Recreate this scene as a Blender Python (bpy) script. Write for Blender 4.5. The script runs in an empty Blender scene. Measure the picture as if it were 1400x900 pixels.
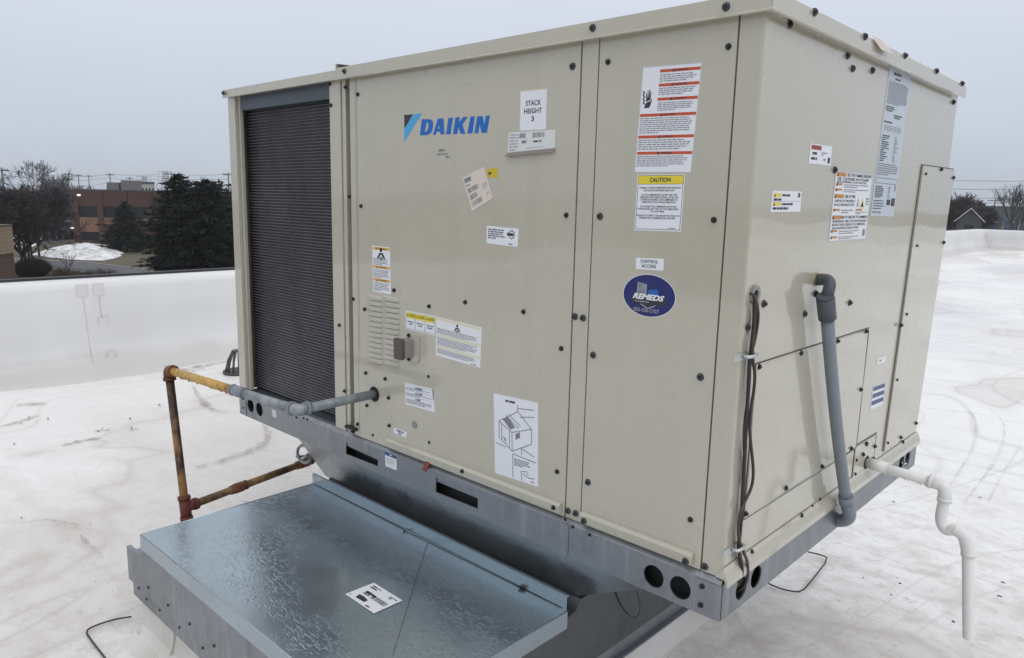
import bpy, bmesh, math, random
from math import radians, sin, cos, pi, sqrt
from mathutils import Vector, Matrix
from mathutils.geometry import tessellate_polygon

S = bpy.context.scene
COL = S.collection
# ---------------------------------------------------------------- camera
cam = bpy.data.objects.new('camera', bpy.data.cameras.new('camera'))
COL.objects.link(cam)
cam.data.sensor_width = 36.0
cam.data.lens = 26.1426
cam.data.clip_start = 0.02
cam.data.clip_end = 6000
_r = [[0.727041, -0.133243, 0.673542], [0.686242, 0.109572, -0.719073], [0.02201, 0.985008, 0.1711]]
cam.matrix_world = Matrix.Translation(Vector((2.9098, -1.4422, 0.9156))) @ Matrix(_r).to_4x4()
S.camera = cam
# ---------------------------------------------------------------- world: overcast sky
SUN_EL, SUN_AZ = radians(50), radians(-15)        # azimuth measured from +X
W = bpy.data.worlds.new('World'); S.world = W; W.use_nodes = True
nt = W.node_tree; nt.nodes.clear()
def N(tree, kind, **kw):
    n = tree.nodes.new(kind)
    for k, v in kw.items():
        if k in n.inputs: n.inputs[k].default_value = v
        else: setattr(n, k, v)
    return n
sky = N(nt, 'ShaderNodeTexSky', sky_type='NISHITA', sun_disc=False, sun_elevation=SUN_EL, sun_rotation=pi/2 - SUN_AZ)
bg1 = N(nt, 'ShaderNodeBackground'); bg1.inputs['Strength'].default_value = 0.08
nt.links.new(sky.outputs[0], bg1.inputs[0])
tc = N(nt, 'ShaderNodeTexCoord'); sx = N(nt, 'ShaderNodeSeparateXYZ')
nt.links.new(tc.outputs['Generated'], sx.inputs[0])
nz = N(nt, 'ShaderNodeTexNoise'); nz.inputs['Scale'].default_value = 2.2; nz.inputs['Detail'].default_value = 4
mp = N(nt, 'ShaderNodeMapping'); mp.inputs['Scale'].default_value = (1, 1, 3)
nt.links.new(tc.outputs['Generated'], mp.inputs[0]); nt.links.new(mp.outputs[0], nz.inputs[0])
ma = N(nt, 'ShaderNodeMath', operation='MULTIPLY_ADD'); ma.inputs[1].default_value = 0.10; ma.inputs[2].default_value = -0.05
nt.links.new(nz.outputs[0], ma.inputs[0])
ad = N(nt, 'ShaderNodeMath', operation='ADD'); nt.links.new(sx.outputs['Z'], ad.inputs[0]); nt.links.new(ma.outputs[0], ad.inputs[1])
rp = N(nt, 'ShaderNodeValToRGB'); nt.links.new(ad.outputs[0], rp.inputs[0])
els = rp.color_ramp.elements
stops = [(0.0, (.51, .565, .655)), (.10, (.61, .665, .765)), (.26, (.74, .79, .885)), (.60, (1.0, 1.03, 1.07)), (1.0, (1.2, 1.21, 1.23))]
while len(els) < len(stops): els.new(.5)
for e, (q, c) in zip(els, stops): e.position = q; e.color = (*c, 1)
bg2 = N(nt, 'ShaderNodeBackground'); bg2.inputs['Strength'].default_value = 1.0
nt.links.new(rp.outputs[0], bg2.inputs[0])
mx = N(nt, 'ShaderNodeMixShader'); mx.inputs[0].default_value = 0.93
nt.links.new(bg1.outputs[0], mx.inputs[1]); nt.links.new(bg2.outputs[0], mx.inputs[2])
wo = N(nt, 'ShaderNodeOutputWorld'); nt.links.new(mx.outputs[0], wo.inputs[0])
# ---------------------------------------------------------------- sun (behind cloud)
sun = bpy.data.objects.new('sun', bpy.data.lights.new('sun', 'SUN')); COL.objects.link(sun)
sun.data.energy = 0.5; sun.data.angle = radians(30); sun.data.color = (1, .985, .96)
sd = Vector((cos(SUN_EL)*cos(SUN_AZ), cos(SUN_EL)*sin(SUN_AZ), sin(SUN_EL)))
sun.rotation_euler = (-sd).to_track_quat('-Z', 'Y').to_euler()
S.view_settings.view_transform = 'Standard'; S.view_settings.look = 'None'
S.view_settings.exposure = 0.0; S.view_settings.gamma = 1.0
S.cycles.use_denoising = True
S.cycles.max_bounces = 8

# ---------------------------------------------------------------- materials
MATS = {}
def mat(name, col, rough=.5, metal=0., spec=.5, build=None):
    m = bpy.data.materials.new(name); m.use_nodes = True
    b = m.node_tree.nodes['Principled BSDF']
    b.inputs['Base Color'].default_value = (*col, 1); b.inputs['Roughness'].default_value = rough
    b.inputs['Metallic'].default_value = metal; b.inputs['Specular IOR Level'].default_value = spec
    if build: build(m.node_tree, b)
    MATS[name] = m
    return m
def pos(t, scale=(1, 1, 1)):
    g = N(t, 'ShaderNodeNewGeometry'); mpn = N(t, 'ShaderNodeMapping'); mpn.inputs['Scale'].default_value = scale
    t.links.new(g.outputs['Position'], mpn.inputs[0]); return mpn.outputs[0]
def noise(t, vec, scale, detail=4, rough=.55, dist=0.):
    n = N(t, 'ShaderNodeTexNoise'); n.inputs['Scale'].default_value = scale; n.inputs['Detail'].default_value = detail
    n.inputs['Roughness'].default_value = rough; n.inputs['Distortion'].default_value = dist
    t.links.new(vec, n.inputs['Vector']); return n.outputs[0]
def ramp(t, fac, stops):
    r = N(t, 'ShaderNodeValToRGB'); t.links.new(fac, r.inputs[0]); e = r.color_ramp.elements
    while len(e) < len(stops): e.new(.5)
    for a, (q, c) in zip(e, stops):
        a.position = q; a.color = (*c, 1) if not isinstance(c, (int, float)) else (c, c, c, 1)
    return r.outputs[0]
def mixc(t, fac, a, b, mode='MIX'):
    n = N(t, 'ShaderNodeMix', data_type='RGBA', blend_type=mode)
    for sock, v in ((n.inputs[0], fac), (n.inputs[6], a), (n.inputs[7], b)):
        if isinstance(v, (int, float)): sock.default_value = v
        elif isinstance(v, tuple): sock.default_value = (*v, 1)
        else: t.links.new(v, sock)
    return n.outputs[2]
def math2(t, op, a, b=0., c=0.):
    n = N(t, 'ShaderNodeMath', operation=op)
    for i, v in enumerate((a, b, c)):
        if isinstance(v, (int, float)): n.inputs[i].default_value = v
        else: t.links.new(v, n.inputs[i])
    return n.outputs[0]
def bump(t, b, h, strength=.3, dist=.01, normal=None):
    n = N(t, 'ShaderNodeBump'); n.inputs['Strength'].default_value = strength; n.inputs['Distance'].default_value = dist
    t.links.new(h, n.inputs['Height'])
    if normal is not None: t.links.new(normal, n.inputs['Normal'])
    t.links.new(n.outputs[0], b.inputs['Normal']); return n.outputs[0]

def b_paint(t, b):
    v = pos(t)
    c = mixc(t, ramp(t, noise(t, pos(t, (1.2, 1.2, .5)), 2.2, 5), [(.3, 0.), (.75, 1.)]), (.444, .418, .338), (.472, .446, .366))
    # sparse specks of dirt and chipped paint
    for sc, col, amt, seed in ((16, (.20, .175, .14), .75, 0.), (11, (.62, .61, .57), .55, 7.3), (34, (.27, .24, .20), .5, 3.1)):
        vo = N(t, 'ShaderNodeTexVoronoi'); vo.inputs['Scale'].default_value = sc
        mpn = N(t, 'ShaderNodeMapping'); mpn.inputs['Location'].default_value = (seed, seed*.7, seed*1.3); t.links.new(v, mpn.inputs[0]); t.links.new(mpn.outputs[0], vo.inputs['Vector'])
        sc_ = N(t, 'ShaderNodeSeparateColor'); t.links.new(vo.outputs['Color'], sc_.inputs[0])
        rad = math2(t, 'MULTIPLY', math2(t, 'POWER', sc_.outputs[0], 6.), .045)
        dot = math2(t, 'MULTIPLY', math2(t, 'LESS_THAN', vo.outputs['Distance'], rad), amt)
        c = mixc(t, dot, c, col)
    # long faint run-off marks below the cap
    st = ramp(t, noise(t, pos(t, (14, 14, .35)), 1.0, 3, .5), [(.55, 0.), (.80, .22)])
    c = mixc(t, st, c, (.36, .335, .27))
    t.links.new(c, b.inputs['Base Color'])
    t.links.new(ramp(t, noise(t, v, 5, 3), [(.3, .24), (.7, .34)]), b.inputs['Roughness'])
    bv = N(t, 'ShaderNodeBevel', samples=4); bv.inputs['Radius'].default_value = .0018
    b.inputs['Coat Weight'].default_value = 1.0; b.inputs['Coat Roughness'].default_value = .05
    h = noise(t, pos(t, (1, 1, 1.3)), 2.2, 1.0)
    t.links.new(bv.outputs[0], b.inputs['Normal'])
    nb = N(t, 'ShaderNodeBump'); nb.inputs['Strength'].default_value = .22; nb.inputs['Distance'].default_value = .02; t.links.new(h, nb.inputs['Height']); t.links.new(nb.outputs[0], b.inputs['Coat Normal'])
mat('paint', (.49, .475, .405), .3, build=b_paint)
def b_galv(c0, c1, rough, metal, streak=.35, grime=.5):
    def f(t, b):
        v = pos(t)
        vo = N(t, 'ShaderNodeTexVoronoi'); vo.inputs['Scale'].default_value = 70; t.links.new(v, vo.inputs['Vector'])
        sp = ramp(t, vo.outputs['Color'], [(0., 0.), (1., 1.)])
        c = mixc(t, noise(t, v, 6, 5), c0, c1)
        c = mixc(t, math2(t, 'MULTIPLY', sp, .18), c, tuple(min(1, x*1.5) for x in c1))
        stv = ramp(t, noise(t, pos(t, (34, 34, 2.0)), 1., 5, .65), [(.52, 0.), (.75, streak)])
        c = mixc(t, stv, c, tuple(x*1.75 for x in c1))
        dk = ramp(t, noise(t, pos(t, (9, 9, 3)), 1.6, 5, .6), [(.55, 0.), (.8, grime)])
        c = mixc(t, dk, c, tuple(x*.55 for x in c0))
        t.links.new(c, b.inputs['Base Color'])
        t.links.new(ramp(t, noise(t, v, 12, 4), [(.3, rough-.08), (.7, rough+.12)]), b.inputs['Roughness'])
        h = math2(t, 'ADD', noise(t, pos(t), 3.5, 2), math2(t, 'MULTIPLY', noise(t, v, 120, 3), .02))
        bump(t, b, h, .25, .02)
    return f
mat('galvanized', (.2, .22, .24), .42, .75, build=b_galv((.21, .225, .245), (.285, .30, .32), .40, .7))
mat('galvanized_dark', (.14, .155, .17), .4, .8, build=b_galv((.30, .325, .345), (.36, .385, .405), .30, .85, .06, .12))
mat('galvanized_dull', (.1, .105, .11), .5, .7, build=b_galv((.105, .112, .12), (.135, .142, .15), .50, .6, .10))
def b_tray(t, b):
    v = pos(t)
    c = mixc(t, noise(t, v, 4, 5), (.355, .425, .475), (.415, .49, .54))
    t.links.new(c, b.inputs['Base Color'])
    # standing water: puddles and worm-like beads cut off by a wetting limit
    wet = ramp(t, noise(t, pos(t, (1, 1.4, 1)), 2.6, 5, .6), [(.39, 0.), (.54, 1.)])
    w = noise(t, pos(t, (46, 96, 30)), 1.0, 2, .5, .9)
    beads = ramp(t, w, [(.53, 0.), (.63, 1.)])
    fine = noise(t, v, 90, 2)
    h = math2(t, 'MULTIPLY', beads, wet)
    h = math2(t, 'ADD', h, math2(t, 'MULTIPLY', fine, .08))
    h = math2(t, 'ADD', h, math2(t, 'MULTIPLY', noise(t, v, 2.6, 2), .6))
    bump(t, b, h, .18, .004)
    t.links.new(ramp(t, noise(t, v, 7, 4), [(.3, .17), (.7, .30)]), b.inputs['Roughness'])
mat('wet_sheet_metal', (.3, .36, .4), .3, .8, build=b_tray)
def b_roof(t, b):
    v = pos(t)
    sp = N(t, 'ShaderNodeSeparateXYZ'); t.links.new(v, sp.inputs[0])
    big = noise(t, pos(t, (1, .7, 1)), .45, 5, .55, .3)
    c = mixc(t, ramp(t, big, [(.42, 0.), (.66, 1.)]), (.84, .835, .83), (.745, .725, .71))
    # soft drying stains with a faint rim
    f = noise(t, pos(t, (1, .55, 1)), .62, 3, .45, .5)
    rim = math2(t, 'ABSOLUTE', math2(t, 'SUBTRACT', f, .57))
    c = mixc(t, ramp(t, rim, [(0., .55), (.010, .20), (.06, 0.)]), c, (.46, .41, .37))
    c = mixc(t, ramp(t, f, [(.565, 0.), (.60, .34)]), c, (.60, .555, .52))
    g1 = noise(t, pos(t, (.55, .30, 1)), .9, 1.2, .5, .5)
    for lv, am in ((.44, .34), (.52, .26), (.485, .22)):
        c = mixc(t, ramp(t, math2(t, 'ABSOLUTE', math2(t, 'SUBTRACT', g1, lv)), [(0., am), (.0035, 0.)]), c, (.46, .43, .405))
    st = noise(t, pos(t, (.5, 3.2, 1)), 1.1, 5, .6, .6)
    c = mixc(t, ramp(t, st, [(.54, 0.), (.72, .42)]), c, (.58, .545, .52))
    # welded laps every two metres, grime caught along them
    lap = math2(t, 'ABSOLUTE', math2(t, 'SUBTRACT', math2(t, 'FRACT', math2(t, 'ADD', math2(t, 'MULTIPLY', sp.outputs['Y'], .42), math2(t, 'MULTIPLY', noise(t, v, .5, 2), .012))), .5))
    c = mixc(t, math2(t, 'MULTIPLY', ramp(t, lap, [(0., 1.), (.006, .45), (.016, 0.)]), ramp(t, noise(t, v, 1.3, 4), [(.35, .1), (.65, .55)])), c, (.47, .44, .41))
    # pinkish brown grime plus some painted shade round the machine, fading outwards
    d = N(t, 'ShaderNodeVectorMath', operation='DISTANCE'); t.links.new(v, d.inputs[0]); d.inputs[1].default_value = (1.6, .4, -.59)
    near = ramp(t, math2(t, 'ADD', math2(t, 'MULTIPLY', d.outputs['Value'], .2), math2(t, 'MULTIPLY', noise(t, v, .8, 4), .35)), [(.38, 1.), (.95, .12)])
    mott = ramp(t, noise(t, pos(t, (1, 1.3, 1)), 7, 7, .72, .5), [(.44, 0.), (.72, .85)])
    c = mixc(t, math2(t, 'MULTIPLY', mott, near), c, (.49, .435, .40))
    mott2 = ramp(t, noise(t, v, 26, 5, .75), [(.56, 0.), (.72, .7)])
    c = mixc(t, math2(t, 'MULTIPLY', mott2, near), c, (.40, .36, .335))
    c = mixc(t, ramp(t, noise(t, v, 120, 2), [(.72, 0.), (.78, .5)]), c, (.33, .29, .26))
    t.links.new(c, b.inputs['Base Color'])
    t.links.new(ramp(t, noise(t, pos(t, (1, .6, 1)), .8, 4, .5, .4), [(.40, .20), (.62, .55)]), b.inputs['Roughness'])
    h = math2(t, 'ADD', noise(t, pos(t, (.35, 1.6, 1)), 1.5, 3, .5, .8), math2(t, 'MULTIPLY', noise(t, v, 26, 5, .65), .16))
    bump(t, b, h, .40, .022)
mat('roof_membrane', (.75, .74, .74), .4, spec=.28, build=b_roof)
def b_wall(t, b):
    v = pos(t)
    c = mixc(t, ramp(t, noise(t, v, .9, 5), [(.35, 0.), (.75, 1.)]), (.74, .735, .735), (.66, .65, .64))
    # darker and browner along the foot of the parapet
    g = N(t, 'ShaderNodeSeparateXYZ'); t.links.new(v, g.inputs[0])
    lo = ramp(t, math2(t, 'ADD', math2(t, 'ADD', g.outputs['Z'], .59), math2(t, 'MULTIPLY', noise(t, v, 2.2, 4), -.18)), [(-.0, .45), (.10, 0.)])
    c = mixc(t, lo, c, (.45, .42, .39))
    t.links.new(c, b.inputs['Base Color'])
    bump(t, b, noise(t, pos(t, (1, .5, 1)), 2.2, 3, .5, .4), .35, .04)
mat('parapet_membrane', (.76, .755, .765), .42, build=b_wall)
mat('patch_membrane', (.70, .69, .675), .45)
mat('seam_dirt', (.60, .58, .56), .6)
mat('curb_membrane', (.66, .65, .62), .45, build=lambda t, b: t.links.new(mixc(t, ramp(t, noise(t, pos(t, (1, 1, 1)), 3, 5), [(.4, 0.), (.7, 1.)]), (.70, .69, .67), (.56, .53, .48)), b.inputs['Base Color']))
mat('gap', (.012, .012, .013), .6)
mat('joint', (.06, .056, .048), .6)
mat('black_screw', (.012, .013, .016), .35)
mat('washer_rubber', (.03, .03, .033), .5)
mat('coil_fin', (.016, .016, .02), .45, .3)
mat('coil_tube', (.105, .10, .115), .42, .35, build=lambda t, b: t.links.new(mixc(t, ramp(t, noise(t, pos(t, (1, 1, .4)), 7, 5, .6), [(.35, 0.), (.7, 1.)]), (.15, .145, .16), (.25, .24, .26)), b.inputs['Base Color']))
mat('steel_plate', (.085, .102, .12), .4, .4)
mat('dark_plate', (.03, .036, .045), .5)
mat('interior', (.03, .032, .034), .7)
mat('conduit_grey', (.205, .235, .27), .42)
mat('fitting_grey', (.075, .085, .10), .45)
def b_emt(t, b):
    c = mixc(t, ramp(t, noise(t, pos(t), 22, 4), [(.4, 0.), (.65, 1.)]), (.19, .215, .235), (.32, .345, .36))
    t.links.new(c, b.inputs['Base Color']); bump(t, b, noise(t, pos(t), 60, 3), .2, .004)
mat('grey_pipe', (.22, .25, .27), .42, .25, build=b_emt)
def b_rust(y0, y1, r0, lo, hi):
    def f(t, b):
        v = pos(t)
        c = mixc(t, noise(t, v, 18, 4), y0, y1)
        c = mixc(t, ramp(t, noise(t, pos(t, (1, 1, .55)), 9, 5, .65), [(lo, 0.), (hi, 1.)]), c, r0)
        c = mixc(t, ramp(t, noise(t, v, 45, 4), [(.56, 0.), (.7, .8)]), c, (.06, .025, .012))
        t.links.new(c, b.inputs['Base Color']); bump(t, b, noise(t, v, 70, 4), .5, .004)
    return f
mat('yellow_pipe_paint', (.5, .3, .06), .5, build=b_rust((.50, .29, .065), (.60, .38, .11), (.26, .11, .035), .50, .64))
mat('brown_pipe', (.2, .1, .03), .55, build=b_rust((.30, .17, .05), (.17, .095, .035), (.06, .03, .016), .44, .62))
mat('riser_pipe', (.1, .05, .03), .55, build=b_rust((.24, .13, .045), (.33, .17, .05), (.032, .018, .014), .46, .60))
mat('rust', (.15, .05, .025), .7, build=b_rust((.17, .06, .03), (.24, .10, .04), (.05, .02, .012), .45, .65))
mat('red_rust', (.12, .03, .02), .7, build=b_rust((.16, .04, .028), (.11, .028, .02), (.04, .015, .01), .5, .7))
mat('pvc_white', (.78, .775, .755), .3)
mat('cable_black', (.02, .019, .019), .4)
mat('cable_brown', (.055, .032, .024), .4)
mat('zinc', (.55, .57, .57), .35, .7)
mat('pipe_sealant', (.42, .37, .20), .6)
mat('cover_brown', (.075, .062, .052), .5, build=lambda t, b: t.links.new(mixc(t, noise(t, pos(t), 40, 4), (.055, .045, .038), (.12, .10, .085)), b.inputs['Base Color']))
mat('cover_grey', (.26, .25, .235), .45)
mat('red_tag', (.27, .055, .025), .6)
mat('coping', (.03, .03, .034), .45)
mat('dome_iron', (.05, .052, .055), .5)
# flat print
mat('label_white', (.74, .755, .80), .35); mat('label_paper', (.66, .665, .66), .5); mat('label_pink', (.66, .575, .52), .55)
mat('label_blue_grey', (.50, .555, .62), .35); mat('ink', (.03, .03, .035), .5); mat('ink_soft', (.20, .205, .225), .5); mat('ink_pale', (.38, .385, .41), .5)
mat('print_red', (.52, .075, .03), .45); mat('print_orange', (.70, .40, .10), .45); mat('print_amber', (.50, .22, .05), .45); mat('print_yellow', (.74, .60, .04), .45)
mat('print_cream', (.70, .66, .46), .45); mat('print_navy', (.03, .065, .19), .4); mat('print_maroon', (.28, .045, .03), .45)
mat('brand_blue', (.0, .125, .47), .35); mat('brand_light_blue', (.06, .36, .68), .35); mat('oval_blue', (.010, .015, .125), .35)
mat('oval_blue_light', (.02, .11, .42), .4); mat('oval_grey', (.25, .27, .30), .5); mat('label_yellow', (.58, .43, .015), .5); mat('peeled', (.22, .20, .175), .6)

# ---------------------------------------------------------------- mesh building
class MB:
    def __init__(self): self.v = []; self.f = []; self.m = []; self.s = []; self.names = []
    def mi(self, name):
        if name not in self.names: self.names.append(name)
        return self.names.index(name)
    def poly(self, pts, m, smooth=False):
        i = len(self.v); self.v += [tuple(p) for p in pts]; self.f.append(tuple(range(i, i+len(pts)))); self.m.append(self.mi(m)); self.s.append(smooth)
    def add(self, verts, faces, m, smooth=False):
        i = len(self.v); self.v += [tuple(p) for p in verts]; k = self.mi(m)
        for f in faces: self.f.append(tuple(i+a for a in f)); self.m.append(k); self.s.append(smooth)
    def box(self, a, b, m):
        x0, y0, z0 = a; x1, y1, z1 = b
        vs = [(x0,y0,z0),(x1,y0,z0),(x1,y1,z0),(x0,y1,z0),(x0,y0,z1),(x1,y0,z1),(x1,y1,z1),(x0,y1,z1)]
        self.add(vs, [(0,3,2,1),(4,5,6,7),(0,1,5,4),(1,2,6,5),(2,3,7,6),(3,0,4,7)], m)
    def prism(self, outer, holes, n0, n1, fr, m):
        """outline with holes in the (a, b) plane of frame fr, extruded from n0 to n1"""
        loops = [outer] + list(holes)
        tri = tessellate_polygon([[Vector((a, b, 0)) for a, b in l] for l in loops])
        flat = [q for l in loops for q in l]; n = len(flat)
        vs = [fr(a, b, n0) for a, b in flat] + [fr(a, b, n1) for a, b in flat]
        fs = [tuple(t) for t in tri] + [tuple(i+n for i in reversed(t)) for t in tri]
        o = 0
        for l in loops:
            k = len(l)
            for i in range(k):
                j = (i+1) % k; fs.append((o+i, o+j, o+j+n, o+i+n))
            o += k
        self.add(vs, fs, m)
    def tube(self, path, r, m, seg=12, caps=True, smooth=True):
        path = [Vector(p) for p in path]; n = len(path); rings = []
        t0 = (path[1]-path[0]).normalized()
        up = Vector((0, 0, 1)) if abs(t0.z) < .9 else Vector((1, 0, 0))
        nrm = (up - t0*up.dot(t0)).normalized()
        for i, p in enumerate(path):
            t = (path[min(i+1, n-1)]-path[max(i-1, 0)]).normalized()
            nrm = (nrm - t*nrm.dot(t)).normalized(); bn = t.cross(nrm)
            rr = r[i] if isinstance(r, (list, tuple)) else r
            rings.append([p + (nrm*cos(2*pi*k/seg) + bn*sin(2*pi*k/seg))*rr for k in range(seg)])
        vs = [v for rg in rings for v in rg]; fs = []
        for i in range(n-1):
            for k in range(seg):
                k2 = (k+1) % seg; fs.append((i*seg+k, i*seg+k2, (i+1)*seg+k2, (i+1)*seg+k))
        self.add(vs, fs, m, smooth)
        if caps:
            i = len(self.v) - len(vs)
            self.f.append(tuple(i+k for k in reversed(range(seg)))); self.m.append(self.mi(m)); self.s.append(False)
            self.f.append(tuple(i+(n-1)*seg+k for k in range(seg))); self.m.append(self.mi(m)); self.s.append(False)
    def data(self, name, recalc=True):
        me = bpy.data.meshes.new(name); me.from_pydata(self.v, [], self.f)
        for nm in self.names: me.materials.append(MATS[nm])
        me.polygons.foreach_set('material_index', self.m); me.polygons.foreach_set('use_smooth', self.s)
        if recalc:
            bm = bmesh.new(); bm.from_mesh(me); bmesh.ops.recalc_face_normals(bm, faces=bm.faces); bm.to_mesh(me); bm.free()
        me.update(); return me
    def obj(self, name, parent=None, recalc=True, **tags):
        o = bpy.data.objects.new(name, self.data(name, recalc)); COL.objects.link(o)
        attach(o, parent); tagit(o, **tags); return o
ORIGIN = {}
def attach(o, parent):
    """geometry is written in scene metres; a child is shifted back by where its ancestors stand"""
    if parent is not None:
        o.parent = parent
        off = Vector((0, 0, 0)); q = parent
        while q is not None: off += q.location; q = q.parent
        o.location = -off
def tagit(o, label=None, cat=None, group=None, kind=None):
    if label: o['label'] = label
    if cat: o['category'] = cat
    if group: o['group'] = group
    if kind: o['kind'] = kind
def thing(name, loc, label, cat, group=None):
    o = bpy.data.objects.new(name, None); COL.objects.link(o); o.location = loc; o.empty_display_size = .1
    tagit(o, label, cat, group); return o
def place(name, me, parent, loc, rot=None):
    o = bpy.data.objects.new(name, me); COL.objects.link(o)
    off = Vector((0, 0, 0)); q = parent
    while q is not None: off += q.location; q = q.parent
    o.parent = parent; o.location = Vector(loc) - off
    if rot: o.rotation_euler = rot
    return o
def smooth_path(pts, it=2):
    pts = [Vector(p) for p in pts]
    for _ in range(it):
        q = [pts[0]]
        for a, b in zip(pts, pts[1:]): q += [a*.75+b*.25, a*.25+b*.75]
        q.append(pts[-1]); pts = q
    return pts
def arc_path(pts, rad, n=6):
    """straight runs with rounded corners of the given radius"""
    pts = [Vector(p) for p in pts]; out = [pts[0]]
    for a, b, c in zip(pts, pts[1:], pts[2:]):
        r = min(rad, (a-b).length*.5, (c-b).length*.5); p = b+(a-b).normalized()*r; q = b+(c-b).normalized()*r
        for i in range(n+1):
            t = i/n; out.append(p*(1-t)**2 + b*2*t*(1-t) + q*t*t)
    out.append(pts[-1]); return out
def circle(a, b, r, n=28): return [(a+r*cos(2*pi*k/n), b+r*sin(2*pi*k/n)) for k in range(n)]
def rect(a0, b0, a1, b1): return [(a0, b0), (a1, b0), (a1, b1), (a0, b1)]

L, WD, RAIL, TOP = 2.215, 1.448, 0.088, 1.289       # the unit: length along X, depth along Y, rail height, underside of the cap
def FR(y0=0.0): return lambda a, b, n: (a, y0-n, b)   # front face: a = x, b = z, n outwards
def EN(x0=L): return lambda a, b, n: (x0+n, a, b)     # end face: a = y, b = z, n outwards
FRONT, END = FR(), EN()
ZG = -.59                                             # roof surface
rnd = random.Random(7)

# ================================================================ SETTING: roof
mb = MB()
nx, ny = 60, 90
xs = [-3.9 + 36*(i/nx)**1.6 for i in range(nx+1)]; ys = [-9 + 42.6*(j/ny) for j in range(ny+1)]
vs = []
for y in ys:
    for x in xs:
        z = ZG + .006*sin(x*2.1+y*.7) + .005*sin(y*3.1-x*.9)
        vs.append((x, y, z))
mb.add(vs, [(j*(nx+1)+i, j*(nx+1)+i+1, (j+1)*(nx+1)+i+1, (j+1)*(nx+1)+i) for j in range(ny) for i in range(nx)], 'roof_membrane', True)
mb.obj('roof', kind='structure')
mb = MB(); mb.box((-4.12, -9, -8.6), (32.1, 34.2, ZG-.05), 'parapet_membrane'); mb.obj('building_block', kind='structure')
# parapet along the left edge: membrane turned up over a soft cant, dark metal edge on top
pw = thing('parapet_wall', (-3.95, 12, ZG), 'long low white membrane parapet along the left roof edge with dark metal edge', 'parapet')
mb = MB()
PT = .165
prof = [(.40, -.045), (.33, .004), (.20, .016), (.11, .05), (.05, .13), (.02, .26), (.0, .45), (-.005, .70), (-.03, .745), (-.06, PT-ZG), (-.30, PT-ZG+.004)]
NY = 170
vs = []
for j in range(NY+1):
    y = -9 + 42.3*j/NY
    sl = .10*max(-1, min(1, (y-.9)/1.0)) if y < 3 else .10
    for k, (dx, h) in enumerate(prof):
        w = max(0, 1-h/.5)
        vs.append((-3.85 + dx + w*(sl + .035*sin(y*1.9) + .02*sin(y*4.7+1)) + .018*sin(y*1.3+h*4.)*sin(h*3.)*max(0, 1-h/.75) + .006*sin(y*9+h*11)*max(0, 1-h/.7), y, ZG + h + w*.012*sin(y*3.3)))
K = len(prof)
mb.add(vs, [(j*K+k, j*K+k+1, (j+1)*K+k+1, (j+1)*K+k) for j in range(NY) for k in range(K-1)], 'parapet_membrane', True)
mb.obj('membrane', pw)
mb = MB(); mb.box((-4.20, -9, PT-.12), (-4.15, 33.6, PT+.026), 'coping'); mb.obj('edge_trim', pw)
pc = EN(-3.842)
def rrect(a0, b0, a1, b1, r):
    out = []
    for cx, cy, s in ((a1-r, b1-r, 0), (a0+r, b1-r, 1), (a0+r, b0+r, 2), (a1-r, b0+r, 3)):
        for k in range(5):
            t = pi/2*(s+k/4); out.append((cx+r*cos(t), cy+r*sin(t)))
    return out
def wall_x(z):
    h = z-ZG
    for (x0, h0), (x1, h1) in zip(prof, prof[1:]):
        if h0 <= h <= h1: return -3.85 + x0 + (x1-x0)*(h-h0)/(h1-h0)
    return -3.85
PATCH = [(-3.8450, 0.5313, 0.1418), (-3.8450, 0.6150, 0.0445), (-3.8450, 0.6574, 0.1363), (-3.8450, 0.7389, 0.0471), (-3.8450, 0.6756, -0.1338), (-3.8450, 0.7571, -0.2870), (-3.8200, 0.7052, -0.4225), (-3.8200, 0.7716, -0.5594)]
for p0, p1 in zip(PATCH[0::2], PATCH[1::2]):
    (_, a, b), (_, c, d) = p0, p1
    mb = MB(); x = wall_x((b+d)/2)
    top_ = b > PT-.06; b = PT-.014 if top_ else b; o, i_ = rrect(a, d, c, b, .014), rrect(a+.003, d+.003, c-.003, b-.003, .012)
    if top_: o = [q for q in o if q[1] < (b+d)/2] + [(c, b), (a, b)]; o = [(a, b)] + [q for q in o[:-2]] + [(c, b)]; i_ = [(a+.003, b)] + [q for q in i_ if q[1] < (b+d)/2] + [(c-.003, b)]
    mb.prism(o, [], .002, .0030, EN(x), 'seam_dirt'); mb.prism(i_, [], .0022, .0034, EN(x), 'patch_membrane')
    mb.obj('membrane_patch', pw)
for pa in ([(-3.8400, 0.5750, 0.0482), (-3.8300, 0.5851, -0.1599), (-3.8000, 0.5910, -0.5041)], [(-3.8400, 0.6977, 0.0509), (-3.8300, 0.7047, -0.1348)], [(-3.8300, 0.7122, -0.2797), (-3.8200, 0.7157, -0.4366)]):
    mb = MB(); mb.tube([Vector((wall_x(q[2])+.003, q[1], q[2])) for q in smooth_path(pa)], .0026, 'seam_dirt', 5); mb.obj('lap_seam', pw)
pf = thing('parapet_wall', (14, 33.4, ZG), 'far white membrane parapet closing the roof behind the unit at the right', 'parapet')
mb = MB()
vs = []
NXF = 60
for j in range(NXF+1):
    x = -4.1 + 36*j/NXF
    for k, (dx, h) in enumerate(prof):
        w = max(0, 1-h/.5); vs.append((x, 33.25 - dx - w*(.06*sin(x*1.7)+.03*sin(x*5)), ZG+h))
mb.add(vs, [(j*K+k, j*K+k+1, (j+1)*K+k+1, (j+1)*K+k) for j in range(NXF) for k in range(K-1)], 'parapet_membrane', True)
mb.obj('membrane', pf)
mb = MB(); mb.box((-4.1, 33.60, PT-.12), (32, 33.64, PT+.014), 'coping'); mb.obj('edge_trim', pf)

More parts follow.
